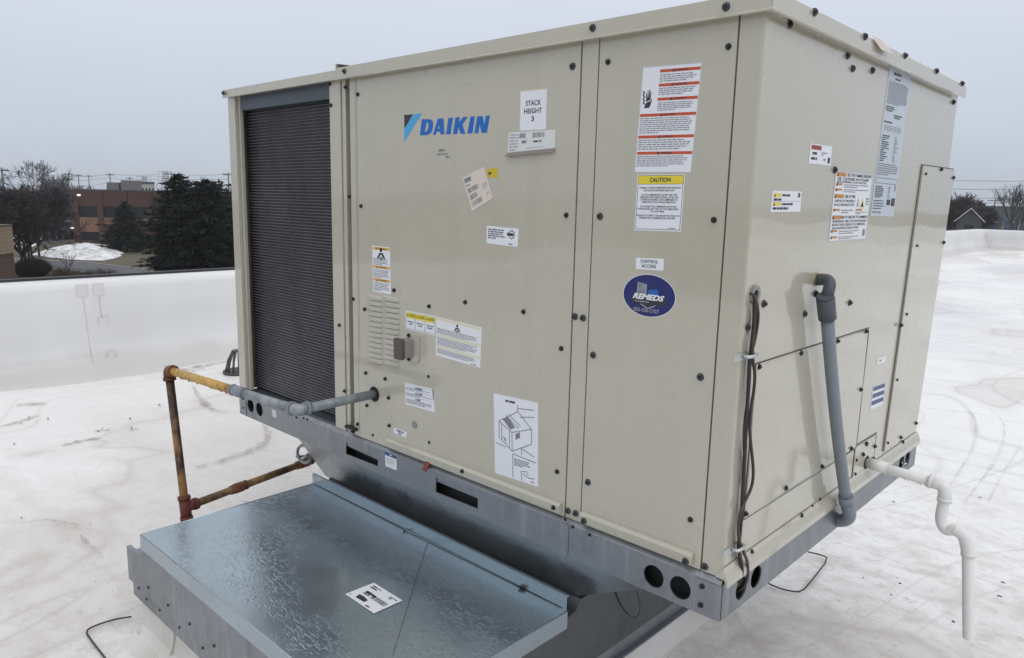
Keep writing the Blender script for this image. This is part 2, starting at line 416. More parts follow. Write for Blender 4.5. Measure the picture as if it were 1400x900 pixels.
# ================================================================ THE ROOFTOP UNIT
U = thing('rooftop_unit', (L/2, WD/2, 0), 'large beige packaged rooftop air conditioner with black coil and blue lettering, standing on its curb', 'air conditioner')
# --- base rail: punched sheet steel all round
mb = MB()
HOLES_F = [(2.0441, 0.0432), (2.1160, 0.0423), (0.0951, 0.0533), (0.1678, 0.0528)]
SLOT1 = [(0.7791, 0.0644), (0.9656, 0.0590), (0.9651, 0.0255), (0.7779, 0.0210)]
SLOT2 = [(1.2584, 0.0691), (1.4450, 0.0687), (1.4459, 0.0250), (1.2588, 0.0215)]
mb.prism(rect(0, 0, L, RAIL), [list(reversed(circle(a, b, .0275))) for a, b in HOLES_F] + [list(reversed(SLOT1)), list(reversed(SLOT2))], .004, .008, FRONT, 'galvanized')
mb.prism([(0, RAIL), (L, RAIL), (L, RAIL+.012), (0, RAIL+.012)], [], -.010, -.0065, FRONT, 'galvanized')
mb.add([(0, -.008, RAIL), (L, -.008, RAIL), (L, .0065, RAIL+.012), (0, .0065, RAIL+.012)], [(0, 1, 2, 3)], 'galvanized')
mb.box((.01, -.0035, .0005), (L-.035, .040, .0035), 'interior')
rail = mb.obj('base_rail', U)
mb = MB()
HOLES_E = [(0.0883, 0.0451), (0.1639, 0.0449), (1.2789, 0.0506), (1.3477, 0.0486)]
mb.prism(rect(-.0035, 0, WD, RAIL), [list(reversed(circle(a, b, .0275))) for a, b in HOLES_E], .0, .004, END, 'galvanized')
mb.box((L-.034, -.003, .0005), (L-.0005, WD-.03, .0035), 'interior'); mb.obj('base_rail', U)
mb = MB(); mb.box((.0, WD-.004, 0), (L-.001, WD, RAIL), 'galvanized'); mb.box((-.004, -.003, 0), (-.0005, WD, RAIL), 'galvanized'); mb.obj('base_rail', U)
mb = MB(); mb.box((.02, .035, .004), (L-.03, WD-.03, RAIL-.004), 'interior'); mb.obj('base_pan', U)
# lips folded back over the fork slots, gusset plate at the near corner, small stiffening ribs
for s in (SLOT1, SLOT2):
    mb = MB(); (ax, az), (bx, bz), (cx, cz), (dx, dz) = s
    mb.prism([(ax-.004, az-.014), (bx+.004, bz-.014), (bx+.004, bz+.006), (ax-.004, az+.006)], [], .0008, .0036, FRONT, 'galvanized')
    mb.obj('slot_lip', rail)
mb = MB(); mb.prism(rect((2.1518, 0.0607)[0], .003, L+.0035, RAIL-.004), [], .0083, .0100, FRONT, 'galvanized'); mb.obj('corner_plate', rail)
mb = MB(); mb.prism(rect(.004, .003, .058, RAIL-.004), [], .0083, .0100, FRONT, 'galvanized'); mb.obj('corner_plate', rail)
mb = MB(); mb.prism(rect(1.757, .002, 1.785, RAIL-.002), [], .0083, .0098, FRONT, 'galvanized'); mb.obj('splice_plate', rail)

# --- sheet metal casing
mb = MB(); mb.box((.80, .020, RAIL+.012), (L-.022, WD-.02, TOP), 'gap'); mb.obj('inner_frame', U)
def panel(name, x0, x1, z0, z1, n0=-.018, n1=0., parent=U, fr=FRONT, holes=(), m='paint', **t):
    mb = MB(); mb.prism(rect(x0, z0, x1, z1), holes, n0, n1, fr, m); return mb.obj(name, parent, **t)
ZB = RAIL+.0125
pl_hole = (0.9384, 0.2685)
front = panel('front_panel', .852, 1.7615, ZB, TOP, holes=[list(reversed(circle(*pl_hole, .024)))])
panel('filler_strip', 1.7655, 1.8130, ZB, TOP, n1=-.001)
ctrl = panel('control_panel', 1.8170, 2.1585, ZB, TOP)
panel('edge_strip', .8200, .8490, ZB, TOP, n1=-.0012)
# near corner post wraps round to the end face
mb = MB()
mb.prism([(2.1625, 0.), (L-.005, 0.), (L-.0015, .0015), (L, .005), (L, .0440), (L-.018, .0440), (L-.018, .018), (2.1625, .018)], [], ZB, TOP, lambda a, b, n: (a, b, n), 'paint')
mb.obj('corner_post', U)
mb = MB(); mb.prism([(.0442, ZB), (WD-.018, ZB), (WD+.0095, TOP), (.0442, TOP)], [], -.018, -.0003, END, 'paint'); end = mb.obj('end_panel', U)
panel('back_panel', .02, L-.02, ZB, TOP, fr=FR(WD-.019), n0=-.015, n1=0.)
mb = MB(); a, c = (0.7787, 0.1312), (0.8397, 0.1240); mb.box((a[0], -.012, c[1]-.006), (c[0], .004, a[1]-.004), 'gap'); mb.obj('rubber_pad', U)
# --- condenser section at the left: posts, grooved channel, recessed coil
panel('coil_post', -.008, .047, RAIL+.0125, TOP, n0=-.03)
panel('coil_post', .0505, .066, RAIL+.0125, TOP, n0=-.024, n1=-.012)
panel('coil_post', .700, .763, RAIL+.0125, TOP, n0=-.05, n1=-.004)
panel('channel', .7660, .7860, RAIL+.0125, TOP, n0=-.05, n1=-.008)
panel('channel', .7860, .8190, RAIL+.0125, TOP, n0=-.05, n1=-.030)
CY = .055                                             # how far the coil face stands back
mb = MB(); mb.prism(rect(.074, 1.236, .700, TOP), [], -.05, -.014, FRONT, 'steel_plate'); mb.obj('header_plate', U)
mb = MB()
mb.box((.047, .05, RAIL+.012), (.80, .30, TOP), 'dark_plate'); mb.obj('coil_housing', U)
mb = MB(); mb.box((-.006, .02, RAIL+.012), (.0, WD-.02, TOP), 'paint'); mb.box((.0, .3, TOP-.05), (.80, WD-.02, TOP-.002), 'paint'); mb.obj('side_panel', U)
mb = MB(); mb.box((.0475, .006, RAIL+.0005), (.699, .052, RAIL+.022), 'steel_plate'); mb.obj('sill', U)
C0, C1 = (0.0453, 0.0460, 1.2373), (0.6226, 0.0460, 1.2490)
Z0, Z1 = RAIL+.030, 1.232
mb = MB(); mb.box((C0[0]-.004, .0485, Z0-.006), (.6985, .0495, Z1), 'coil_fin'); coil = mb.obj('condenser_coil', U)
NT = 98; pitch = (Z1-Z0)/NT
mb = MB(); w0 = C0[0]
mb.add([(w0, 0, -pitch*.21), (.698, 0, -pitch*.21), (.698, -.005, 0), (w0, -.005, 0), (.698, 0, pitch*.21), (w0, 0, pitch*.21)], [(0, 1, 2, 3), (3, 2, 4, 5), (0, 3, 5), (1, 4, 2)], 'coil_tube')
tube_me = mb.data('coil_tube', False)
for i in range(NT):
    o = place('coil_tube', tube_me, coil, (0, .0484, Z0 + pitch*(i+.5)))
# --- hems pressed along the panel feet
def hem(x0, x1, parent):
    mb = MB()
    mb.prism([(0., .106), (.010, .108), (.0115, .128), (.006, .134), (0., .136)], [], x0, x1, lambda a, b, n: (n, -a-.0003, b), 'paint'); mb.obj('hem', parent)
hem(1.006, 1.752, front); hem(1.820, 2.141, ctrl)
mb = MB(); mb.prism(rect(.857, .39, .8595, TOP-.004), [], .0, .0012, FRONT, 'paint'); mb.obj('fold_line', front)
# --- roof caps
mb = MB(); q = TOP
mb.box((-.010, -.016, q), (.774, WD+.01, q+.025), 'paint'); mb.box((-.012, -.019, q-.004), (.774, -.0162, q+.0255), 'paint'); mb.obj('cap', U)
mb = MB()
mb.box((.779, -.020, q), (L+.018, WD+.012, q+.030), 'paint')
mb.box((.779, -.0235, q-.005), (L+.0205, -.0202, q+.0305), 'paint'); mb.box((L+.0182, -.0202, q-.005), (L+.0215, WD+.013, q+.0305), 'paint')
mb.box((.7775, -.0225, q+.0306), (.781, .30, q+.044), 'paint')
mb.add([(.781, -.018, q+.044), (.781, .3, q+.044), (.86, .3, q+.0308), (.86, -.018, q+.0308)], [(0, 1, 2, 3)], 'paint')
# turned-in drip edges under the caps
mb.tube([(.779, -.0225, q-.005), (L+.0195, -.0225, q-.005), (L+.0195, WD+.01, q-.005)], .0030, 'paint', 8)
mb.obj('cap', U)
# --- end face: flange along the foot, doors
mb = MB()
mb.prism([(-.0175, .100), (.002, .128), (.004, .115), (.013, .098), (.0135, .083), (.011, .083), (.0045, .0995)], [], -.0035, WD+.002, lambda a, b, n: (L+a, n, b), 'paint'); mb.obj('foot_flange', U)
def door(name, corners, h, gapw=.003, rim=.0022, **t):
    """raised sheet with a rolled rim and a thin dark joint round it"""
    mb = MB(); mb.prism(corners, [], .0002, h, END, 'paint')
    cx = sum(a for a, b in corners)/len(corners); cz = sum(b for a, b in corners)/len(corners)
    def grow(d): return [(a+(d if a > cx else -d), b+(d if b > cz else -d)) for a, b in corners]
    mb.tube([END(a, b, h*.6) for a, b in (lambda q: q+q[:1])(grow(-rim*1.2))], rim, 'paint', 6, False)
    o = mb.obj(name, U, **t)
    mb = MB(); mb.prism(grow(gapw), [list(reversed(corners))], .0002, .0009, END, 'joint'); mb.obj('gasket', o)
    return o
tall = door('access_door', [(1.0643, 0.1446), (1.4089, 0.1419), (1.5068, 1.0508), (1.1340, 1.0479)], .0060, .004)
low = door('access_door', rect(.080, .216, .800, .574), .0012, .0030)
drainp = door('drain_plate', rect(.790, .118, .975, .221), .0016, .0035)
mb = MB(); mb.prism(circle(.906, .143, .022, 20), [], .0018, .0026, END, 'gap'); mb.obj('knockout', drainp)
# --- louvres punched in the front panel
l0, l1, l2, l3 = (0.9098, 0.5967), (0.9865, 0.5963), (0.9060, 0.3902), (0.9962, 0.6021)
l4 = (1.0729, 0.6009)
def louvre(x0, x1):
    mb = MB(); h = .0165; d = .0065; e = .006; n = 6
    rows = []
    for k in range(n+1):
        t = k/n; a = t*pi*.5
        rows.append((d*sin(a), h*(cos(a))))          # from the panel down and out
    vs = []
    for (dd, zz) in rows:
        for x, f in ((x0, 0), (x0+e, 1), (x1-e, 1), (x1, 0)):
            vs.append((x, -dd*f, zz))
    fs = [(k*4+i, k*4+i+1, (k+1)*4+i+1, (k+1)*4+i) for k in range(n) for i in range(3)]
    mb.add(vs, fs, 'paint', True)
    b = n*4
    mb.add([vs[b], vs[b+1], vs[b+2], vs[b+3]], [(0, 1, 2, 3)], 'gap')
    return mb.data('louver', False)
for (xa, xb, zt) in ((l0[0], l1[0], l0[1]), (l3[0], l4[0], l3[1])):
    me = louvre(xa, xb); n = 13
    for i in range(n):
        place('louver', me, front, (0, -.0002, zt - .012 - (l0[1]-l2[1])*i/(n-1)))
# --- screws: rubber washer and hex head
def screw_mesh(name, rw, rh, hh, big=True):
    mb = MB(); n = 14
    def ring(r, h, k=n): return [(r*cos(2*pi*i/k), r*sin(2*pi*i/k), h) for i in range(k)]
    v = ring(rw, 0) + ring(rw*.92, .0025); mb.add(v, [(i, (i+1) % n, n+(i+1) % n, n+i) for i in range(n)] + [tuple(range(n, 2*n))], 'washer_rubber')
    if big:
        v = ring(rw*.80, .0027) + ring(rw*.72, .0034); mb.add(v, [(i, (i+1) % n, n+(i+1) % n, n+i) for i in range(n)] + [tuple(range(n, 2*n))], 'fitting_grey')
    v = ring(rh, .0025, 6) + ring(rh*.9, hh, 6); mb.add(v, [(i, (i+1) % 6, 6+(i+1) % 6, 6+i) for i in range(6)] + [tuple(range(6, 12))], 'black_screw')
    return mb.data(name)
SC_BIG = screw_mesh('washer_screw', .0088, .0048, .0080); SC = screw_mesh('screw', .0068, .0043, .0070, False); SC_S = screw_mesh('small_screw', .0048, .0030, .004, False)
RF = (pi/2, 0, 0); RE = (0, pi/2, 0)
def screws(pts, me, parent, face='F', n=0.):
    for a, b in pts:
        tw = rnd.random()
        if face == 'F': place('screw', me, parent, (a, -n-.0001, b), (pi/2, tw, 0))
        else: place('screw', me, parent, (L+n+.0001, a, b), (tw, pi/2, 0))
screws([(1.7379, 1.2320), (1.7724, 0.6328), (1.7734, 0.1204)], SC_BIG, U, 'F')
screws([(1.7978, 0.6323), (1.7984, 0.1213)], SC_BIG, U, 'F', 0)
screws([(0.8676, 1.2339), (0.8774, 0.8848), (0.8906, 0.5484), (1.0473, 0.6272), (0.8926, 0.3328), (0.9988, 0.3321), (1.0160, 0.2716), (0.8966, 0.2208), (1.0185, 0.1781), (1.2169, 0.5953), (1.3748, 0.6253), (1.5999, 0.6246), (1.7326, 0.5455), (1.7344, 0.8811), (1.7331, 0.2165), (1.0343, 0.1253)], SC, front, 'F')
screws([(1.3818, 0.1242), (1.7339, 0.1203)], SC, front, 'F', .011)
screws([(1.2145, 0.3785), (1.2189, 0.1699), (0.9279, 0.1241)], SC_S, front, 'F')
screws([(0.7995, 1.2616), (0.8127, 0.9143), (0.8250, 0.5755), (0.8401, 0.1425)], SC, U, 'F', -.001)
screws([(0.7056, 1.2798), (0.7097, 1.2118), (0.7355, 0.4740), (0.7597, 0.2437)], SC, U, 'F', -.004)
screws([(1.8418, 1.2312), (2.1403, 1.2299), (2.1339, 0.8831), (2.1262, 0.2106)], SC, ctrl, 'F')
screws([(1.8371, 0.8816), (1.8338, 0.5448), (2.1273, 0.5426), (1.8343, 0.2164)], SC_BIG, ctrl, 'F')
screws([(1.8346, 0.1158), (2.1267, 0.1133)], SC_BIG, ctrl, 'F', .011)
screws([(2.1696, 0.1128)], SC_BIG, U, 'F')
screws([(2.1715, 0.0693), (2.1712, 0.0235)], SC, rail, 'F', .010)
screws([(0.0366, 0.0709), (0.0354, 0.0326)], SC_S, rail, 'F', .010)
screws([(0.5064, 0.0922), (0.5317, 0.0921), (0.4544, 0.0835), (1.7729, 0.0990), (1.8526, 0.0833), (1.7978, 0.0869)], SC_S, rail, 'F', .0082)
screws([(-.004+.012, TOP+.013), (.83, TOP+.016), (1.812, TOP+.016), (2.142, TOP+.012)], SC_BIG, U, 'F', .0236)
screws([(0.1746, 1.3142), (0.4776, 1.3156), (0.7881, 1.3182), (1.0929, 1.3195), (1.3967, 1.3211)], SC_BIG, U, 'E', .0216)
screws([(0.1079, 1.2811), (0.4373, 1.2687), (0.4778, 1.2452), (0.6142, 1.2591), (1.4049, 1.2651), (0.4244, 1.0039)], SC_BIG, end, 'E')
screws([(0.0931, 0.7063), (0.0224, 0.6626), (0.3197, 0.6624), (0.3776, 0.7063), (0.4067, 0.7458), (0.6200, 0.6639)], SC_BIG, end, 'E')
screws([(0.0906, 0.5677), (0.3166, 0.5678), (0.5544, 0.5676), (0.7725, 0.5689), (0.7785, 0.3972), (0.7493, 0.2264), (0.0832, 0.2286), (0.2989, 0.2298), (0.5291, 0.2271)], SC, low, 'E', .0014)
screws([(1.3297, 1.0443), (1.4934, 1.0238), (1.4701, 0.8031), (1.0838, 0.5538), (1.3903, 0.1698), (1.2233, 0.1547)], SC, tall, 'E', .006)
screws([(1.1650, 1.0237), (1.1587, 0.8007), (1.1312, 0.5845), (1.1089, 0.3728), (1.0860, 0.1668)], SC_S, tall, 'E', .006)
screws([(0.1297, 0.1208), (0.4165, 0.1218), (1.2731, 0.1256)], SC, end, 'E', .001)
screws([(0.5428, 0.1291), (0.4904, 0.1251)], SC_S, end, 'E')
screws([(0.8795, 0.2121), (0.9661, 0.1822), (0.8618, 0.1811), (0.9673, 0.1412)], SC, drainp, 'E', .0018)
screws([(0.8082, 0.1760), (0.8115, 0.1319), (0.8881, 0.2050)], SC_S, drainp, 'E', .0018)
# plug, port cover, pipe bushing
mb = MB(); a, b = (1.1480, 0.2102); mb.prism(circle(a, b, .0115, 16), [], .0002, .0022, FRONT, 'cover_grey'); mb.obj('hole_plug', front)
pc_ = thing('port_cover', (0, 0, 0), None, None); attach(pc_, U)
mb = MB(); c = [(1.1232, 0.4997), (1.1727, 0.4975), (1.1728, 0.4172), (1.1230, 0.4183)]
ax, bz0, bx, bz1 = c[0][0], c[3][1]-.004, c[1][0], c[0][1]
mb.prism(rrect(ax-.004, bz0, bx, bz1+.002, .012), [], .0002, .007, FRONT, 'paint'); mb.obj('back_plate', pc_)
mb = MB(); mb.prism(rrect(ax-.012, bz0+.014, ax+.028, bz1-.014, .005), [], .0071, .040, FRONT, 'cover_grey'); mb.prism(rrect(ax-.016, bz0+.010, ax+.026, bz1-.010, .005), [], .0402, .050, FRONT, 'cover_brown'); mb.obj('lid', pc_)
for zz in (bz1-.004, bz0+.006): place('screw', SC, pc_, (ax+.006, -.0072, zz), (pi/2, 0, 0))
mb = MB(); a, b = pl_hole
mb.prism(circle(a, b, .0255, 24), [list(reversed(circle(a, b, .0185, 24)))], -.004, .003, FRONT, 'gap'); mb.obj('bushing', front)

# ================================================================ stickers and printing on the unit
def glyphs(txt, bold=0.0, shear=0.0):
    cu = bpy.data.curves.new('t', 'FONT'); cu.body = txt; cu.size = 1; cu.offset = bold; cu.shear = shear; cu.resolution_u = 3
    cu.align_x = 'LEFT'
    o = bpy.data.objects.new('t', cu); COL.objects.link(o)
    dg = bpy.context.evaluated_depsgraph_get(); me = bpy.data.meshes.new_from_object(o.evaluated_get(dg))
    v = [(p.co.x, p.co.y) for p in me.vertices]; f = [tuple(p.vertices) for p in me.polygons]
    bpy.data.objects.remove(o); bpy.data.curves.remove(cu); bpy.data.meshes.remove(me)
    return v, f
class Sticker:
    """flat print: everything is laid out in (u, v) on the sticker, u to the right and v down"""
    def __init__(self, corners, fr, base, n=.0004, seed=1):
        self.c = [Vector((a, b)) for a, b in corners]; self.fr = fr; self.n = n; self.mb = MB(); self.r = random.Random(seed)
        c = self.c; self.w = (c[1]-c[0]).length; self.h = (c[3]-c[0]).length
        if base:
            self.mb.prism([tuple(q) for q in reversed(c)], [], 0.0001, n, fr, base)
    def p(self, u, v, lift):
        c = self.c; q = c[0]*(1-u)*(1-v)+c[1]*u*(1-v)+c[2]*u*v+c[3]*(1-u)*v
        return self.fr(q.x, q.y, self.n+lift)
    def rect(self, u0, v0, u1, v1, m, lift=.00025):
        self.mb.poly([self.p(u0, v1, lift), self.p(u1, v1, lift), self.p(u1, v0, lift), self.p(u0, v0, lift)], m)
    def shape(self, pts, m, lift=.00025):
        tri = tessellate_polygon([[Vector((a, b, 0)) for a, b in pts]])
        self.mb.add([self.p(a, b, lift) for a, b in pts], [tuple(t) for t in tri], m)
    def frame(self, u0, v0, u1, v1, t, m, lift=.0003):
        tv = t*self.w/self.h
        self.rect(u0, v0, u1, v0+tv, m, lift); self.rect(u0, v1-tv, u1, v1, m, lift)
        self.rect(u0, v0+tv, u0+t, v1-tv, m, lift); self.rect(u1-t, v0+tv, u1, v1-tv, m, lift)
    def text(self, txt, u0, v0, u1, v1, m='ink', bold=0., shear=0., lift=.0005):
        v, f = glyphs(txt, bold, shear)
        xs = [a for a, b in v]; ys = [b for a, b in v]; x0, x1, y0, y1 = min(xs), max(xs), min(ys), max(ys)
        if len(txt) > 8: y0, y1 = 0., .70
        self.mb.add([self.p(u0+(a-x0)/(x1-x0)*(u1-u0), v1-(b-y0)/(y1-y0)*(v1-v0), lift) for a, b in v], f, m)
    def lines(self, u0, v0, u1, v1, n, m='ink_soft', fill=.5, align='l', full=.85):
        """lines of type too small to read: a row of word-length strokes per line"""
        h = (v1-v0)/n
        for i in range(n):
            wd = (u1-u0)*(self.r.uniform(full, 1.) if i < n-1 else self.r.uniform(.35, .8))
            a = u0 if align == 'l' else u0+((u1-u0)-wd)/2
            e = a+wd; ar = self.h/self.w
            while a < e:
                w = min(e-a, h*ar*self.r.uniform(.8, 3.4))
                self.rect(a, v0+h*(i+.5-fill/2), a+w, v0+h*(i+.5+fill/2), m, .0004)
                a += w+h*ar*.42
    def barcode(self, u0, v0, u1, v1, m='ink'):
        a = u0
        while a < u1:
            w = (u1-u0)*self.r.choice((.02, .03, .05)); self.rect(a, v0, min(a+w, u1), v1, m, .0004); a += w+(u1-u0)*self.r.choice((.02, .035, .05))
    def tri(self, u, v, s, m='ink'):
        r = self.w/self.h; self.shape([(u-s, v+s*r*.85), (u+s, v+s*r*.85), (u, v-s*r*.85)], m, .0005)
    def obj(self, name, parent, label=None): return self.mb.obj(name, parent, False, label=label)

# brand lettering straight on the front panel
LOGO = [
 ('brand_blue', [(1.1812, 1.1405), (1.2158, 1.1390), (1.2251, 1.1366), (1.2307, 1.1310), (1.2314, 1.1237), (1.2293, 1.1124), (1.2241, 1.1032), (1.2160, 1.0976), (1.2035, 1.0952), (1.1727, 1.0955)], [(1.2027, 1.1311), (1.2084, 1.1300), (1.2112, 1.1255), (1.2097, 1.1133), (1.2050, 1.1072), (1.2003, 1.1055), (1.1940, 1.1051)]),
 ('brand_blue', [(1.2527, 1.1390), (1.2753, 1.1381), (1.2809, 1.0939), (1.2634, 1.0945), (1.2621, 1.1027), (1.2469, 1.1026), (1.2420, 1.0946), (1.2300, 1.0945)], [(1.2571, 1.1212), (1.2599, 1.1106), (1.2517, 1.1106)]),
 ('brand_blue', [(1.2971, 1.1380), (1.3153, 1.1376), (1.3058, 1.0931), (1.2874, 1.0935)], None),
 ('brand_blue', [(1.3263, 1.1377), (1.3436, 1.1373), (1.3401, 1.1224), (1.3570, 1.1369), (1.3760, 1.1364), (1.3545, 1.1175), (1.3663, 1.0921), (1.3483, 1.0923), (1.3382, 1.1115), (1.3339, 1.0927), (1.3164, 1.0928)], None),
 ('brand_blue', [(1.3866, 1.1363), (1.4038, 1.1359), (1.3946, 1.0920), (1.3745, 1.0923)], None),
 ('brand_blue', [(1.4137, 1.1357), (1.4332, 1.1351), (1.4413, 1.1116), (1.4459, 1.1351), (1.4613, 1.1352), (1.4509, 1.0910), (1.4315, 1.0913), (1.4228, 1.1153), (1.4178, 1.0916), (1.4027, 1.0916)], None),
 ('ink', [(1.0998, 1.1576), (1.1410, 1.1568), (1.1013, 1.1188)], None),
 ('brand_light_blue', [(1.1439, 1.1568), (1.1818, 1.1574), (1.1045, 1.0835), (1.0995, 1.0827), (1.1010, 1.1176)], None)]
mb = MB()
for m, o, h in LOGO: mb.prism(list(reversed(o)), [h] if h else [], .0001, .0006, FRONT, m)
mb.obj('lettering', front, label='blue slanted maker lettering beside a black and light blue triangle')
s = Sticker([(1.2501, 1.0583), (1.3246, 1.0581), (1.3235, 1.0271), (1.2472, 1.0267)], FRONT, None, .0002, 3)
s.lines(.08, .10, .92, .42, 1, 'ink_soft', .6); s.lines(.0, .48, 1., .72, 1, 'ink_soft', .6); s.lines(.5, .76, 1., 1., 1, 'ink_soft', .6); s.obj('stamp', front, 'faint stamped lines of small grey type')
# white stacking label with large type
s = Sticker([(1.5704, 1.1891), (1.6592, 1.1878), (1.6590, 1.0904), (1.5710, 1.0907)], FRONT, 'label_white', .0004)
s.text('STACK', .22, .26, .80, .39, bold=.012); s.text('HEIGHT', .16, .455, .84, .585, bold=.012); s.text('3', .44, .65, .55, .78, bold=.012)
s.rect(0, 0, 1, .02, 'print_cream'); s.obj('sticker', U, 'white sticker reading STACK HEIGHT 3')
s = Sticker([(1.5328, 1.0878), (1.6902, 1.0881), (1.6909, 1.0432), (1.5303, 1.0359)], FRONT, 'label_paper', .0008, 5)
s.lines(.03, .06, .24, .95, 6, 'ink_pale', .5); s.barcode(.25, .08, .38, .32, 'ink_soft'); s.lines(.3, .42, .5, .62, 1, 'ink_soft', .7); s.barcode(.53, .08, .78, .34, 'ink_soft'); s.lines(.55, .46, .78, .62, 1, 'ink', .5); s.lines(.4, .78, .98, .9, 1, 'ink_pale', .3)
c = [(1.5303, 1.0368), (1.6911, 1.0441), (1.6930, 1.0335), (1.5253, 1.0257)]
s.mb.add([FRONT(*c[0], .0009), FRONT(*c[1], .0009), FRONT(*c[2], .010), FRONT(*c[3], .010)], [(0, 3, 2, 1)], 'peeled')
s.obj('sticker', U, 'worn white shipping label with its lower edge peeling')
s = Sticker([(1.4497, 0.9948), (1.4927, 0.9993), (1.4964, 0.9739), (1.4583, 0.9725)], FRONT, 'label_yellow', .0004); s.lines(.12, .3, .8, .7, 1, 'ink', .6); s.obj('sticker', U, 'small yellow sticker half hidden under a tilted label')
s = Sticker([(1.3577, 0.9729), (1.4425, 1.0024), (1.4785, 0.9192), (1.3978, 0.8813)], FRONT, 'label_pink', .0012, 9)
s.lines(.05, .05, .6, .2, 1, 'ink_soft', .8); s.lines(.05, .24, .5, .3, 1); s.barcode(.08, .36, .55, .50, 'ink_soft'); s.barcode(.08, .56, .42, .70, 'ink_soft'); s.barcode(.08, .76, .55, .90, 'ink_soft'); s.lines(.72, .42, .95, .62, 4, 'ink_pale'); s.lines(.8, .74, .95, .86, 2, 'ink_pale'); s.obj('sticker', U, 'pinkish barcode label stuck on at a tilt')
s = Sticker([(1.4562, 0.8446), (1.5752, 0.8415), (1.5720, 0.7935), (1.4565, 0.7969)], FRONT, 'label_white', .0004, 11)
s.lines(.05, .12, .62, .72, 5, 'ink', .5, full=.75); s.lines(.72, .84, .96, .94, 1, 'ink', .5); s.shape([(.72+.10*cos(t*pi/3+.5)*1.+.08, .36+.26*sin(t*pi/3+.5)) for t in range(6)], 'ink'); s.shape([(.72+.08*cos(t*pi/3+.5)+.08, .36+.20*sin(t*pi/3+.5)) for t in range(6)], 'label_white', .0004); s.rect(.66, .28, .86, .44, 'ink', .0006); s.obj('sticker', U, 'white label with a ringed listing mark at its right')
def person_symbol(s, u, v, k):
    r = s.w/s.h
    s.shape([(u+k*.34*cos(t*pi/5), v-k*r*.55+k*r*.34*sin(t*pi/5)) for t in range(10)], 'ink')
    s.shape([(u-k*.45, v-k*r*.12), (u+k*.45, v-k*r*.12), (u+k*1.05, v+k*r*.7), (u+k*.7, v+k*r*.9), (u+k*.35, v+k*r*.35), (u+k*.3, v+k*r*.95), (u-k*.3, v+k*r*.95), (u-k*.35, v+k*r*.35), (u-k*.7, v+k*r*.9), (u-k*1.05, v+k*r*.7)], 'ink')
    s.shape([(u-k*.2, v+k*r*.2), (u+k*.2, v+k*r*.2), (u+k*.2, v+k*r*.6), (u-k*.2, v+k*r*.6)], 'label_white', .0004)
s = Sticker([(0.9341, 0.7608), (1.0270, 0.7604), (1.0311, 0.6125), (0.9376, 0.6123)], FRONT, 'label_white', .0004, 13)
for v in (.02, .42, .70): s.rect(.02, v, .98, v+.06, 'print_orange'); s.tri(.25, v+.03, .05); s.text('WARNING', .34, v+.012, .8, v+.05, bold=.01)
person_symbol(s, .5, .155, .22); s.lines(.05, .25, .92, .41, 5, 'ink_soft', .45); s.lines(.05, .50, .95, .69, 6, 'ink_soft', .45); s.lines(.05, .78, .95, .97, 6, 'ink_soft', .45); s.obj('sticker', U, 'tall narrow white warning label with orange bands')
s = Sticker([(1.1051, 0.5704), (1.2455, 0.5688), (1.2442, 0.5092), (1.1038, 0.5114)], FRONT, 'label_white', .0004, 17)
s.rect(.02, .06, .98, .38, 'print_yellow'); s.frame(.02, .06, .98, .96, .012, 'ink_pale')
for u in (.34, .66): s.rect(u-.006, .06, u+.006, .96, 'ink_soft', .0004)
for i, tx in enumerate(('CAUTION', 'CAUTION', 'CAUTION')): s.tri(.06+i*.325, .22, .025); s.text(tx, .10+i*.325, .15, .31+i*.325, .29, bold=.02); s.lines(.06+i*.325, .5, .30+i*.325, .74, 2, 'ink_soft', .6, 'c')
for u in (.16, .5, .58, .82): s.rect(u, .8, u+.006, .95, 'ink_pale', .0004)
s.obj('sticker', U, 'small white label with a yellow three part header')
s = Sticker([(1.2491, 0.5682), (1.4432, 0.5614), (1.4389, 0.4440), (1.2473, 0.4508)], FRONT, 'label_white', .0004, 19)
for v in (.02, .43, .73): s.rect(.02, v, .98, v+.055, 'print_cream')
person_symbol(s, .48, .17, .065); s.lines(.03, .27, .97, .42, 4, 'ink_soft', .45); s.lines(.03, .5, .97, .71, 6, 'ink_soft', .45); s.lines(.03, .8, .97, .93, 4, 'ink_soft', .45); s.lines(.8, .94, .97, .99, 1, 'ink_soft'); s.obj('sticker', U, 'wide white safety label with pale cream bands')
s = Sticker([(1.1002, 0.3388), (1.2409, 0.3433), (1.2437, 0.2715), (1.1029, 0.2685)], FRONT, 'label_white', .0004, 23)
for v in (.06, .30, .56): s.rect(.02, v+.02, .98, v+.03, 'ink_soft'); s.tri(.36, v+.09, .02); s.lines(.4, v+.03, .66, v+.15, 1, 'ink_soft', .7)
s.lines(.03, .18, .97, .28, 2, 'ink_soft'); s.lines(.03, .43, .97, .55, 2, 'ink_soft'); s.lines(.03, .7, .97, .92, 3, 'ink_soft'); s.shape([(.94, .02), (.99, .0), (.99, .5), (.97, .5)], 'peeled', .0006); s.obj('sticker', U, 'scuffed white label with grey ruled lines')
s = Sticker([(1.0405, 0.1772), (1.1088, 0.1765), (1.1069, 0.1570), (1.0423, 0.1583)], FRONT, 'label_white', .0004); s.lines(.2, .1, .8, .9, 2, 'ink', .55, 'c'); s.obj('sticker', U, 'tiny white label with two short lines')
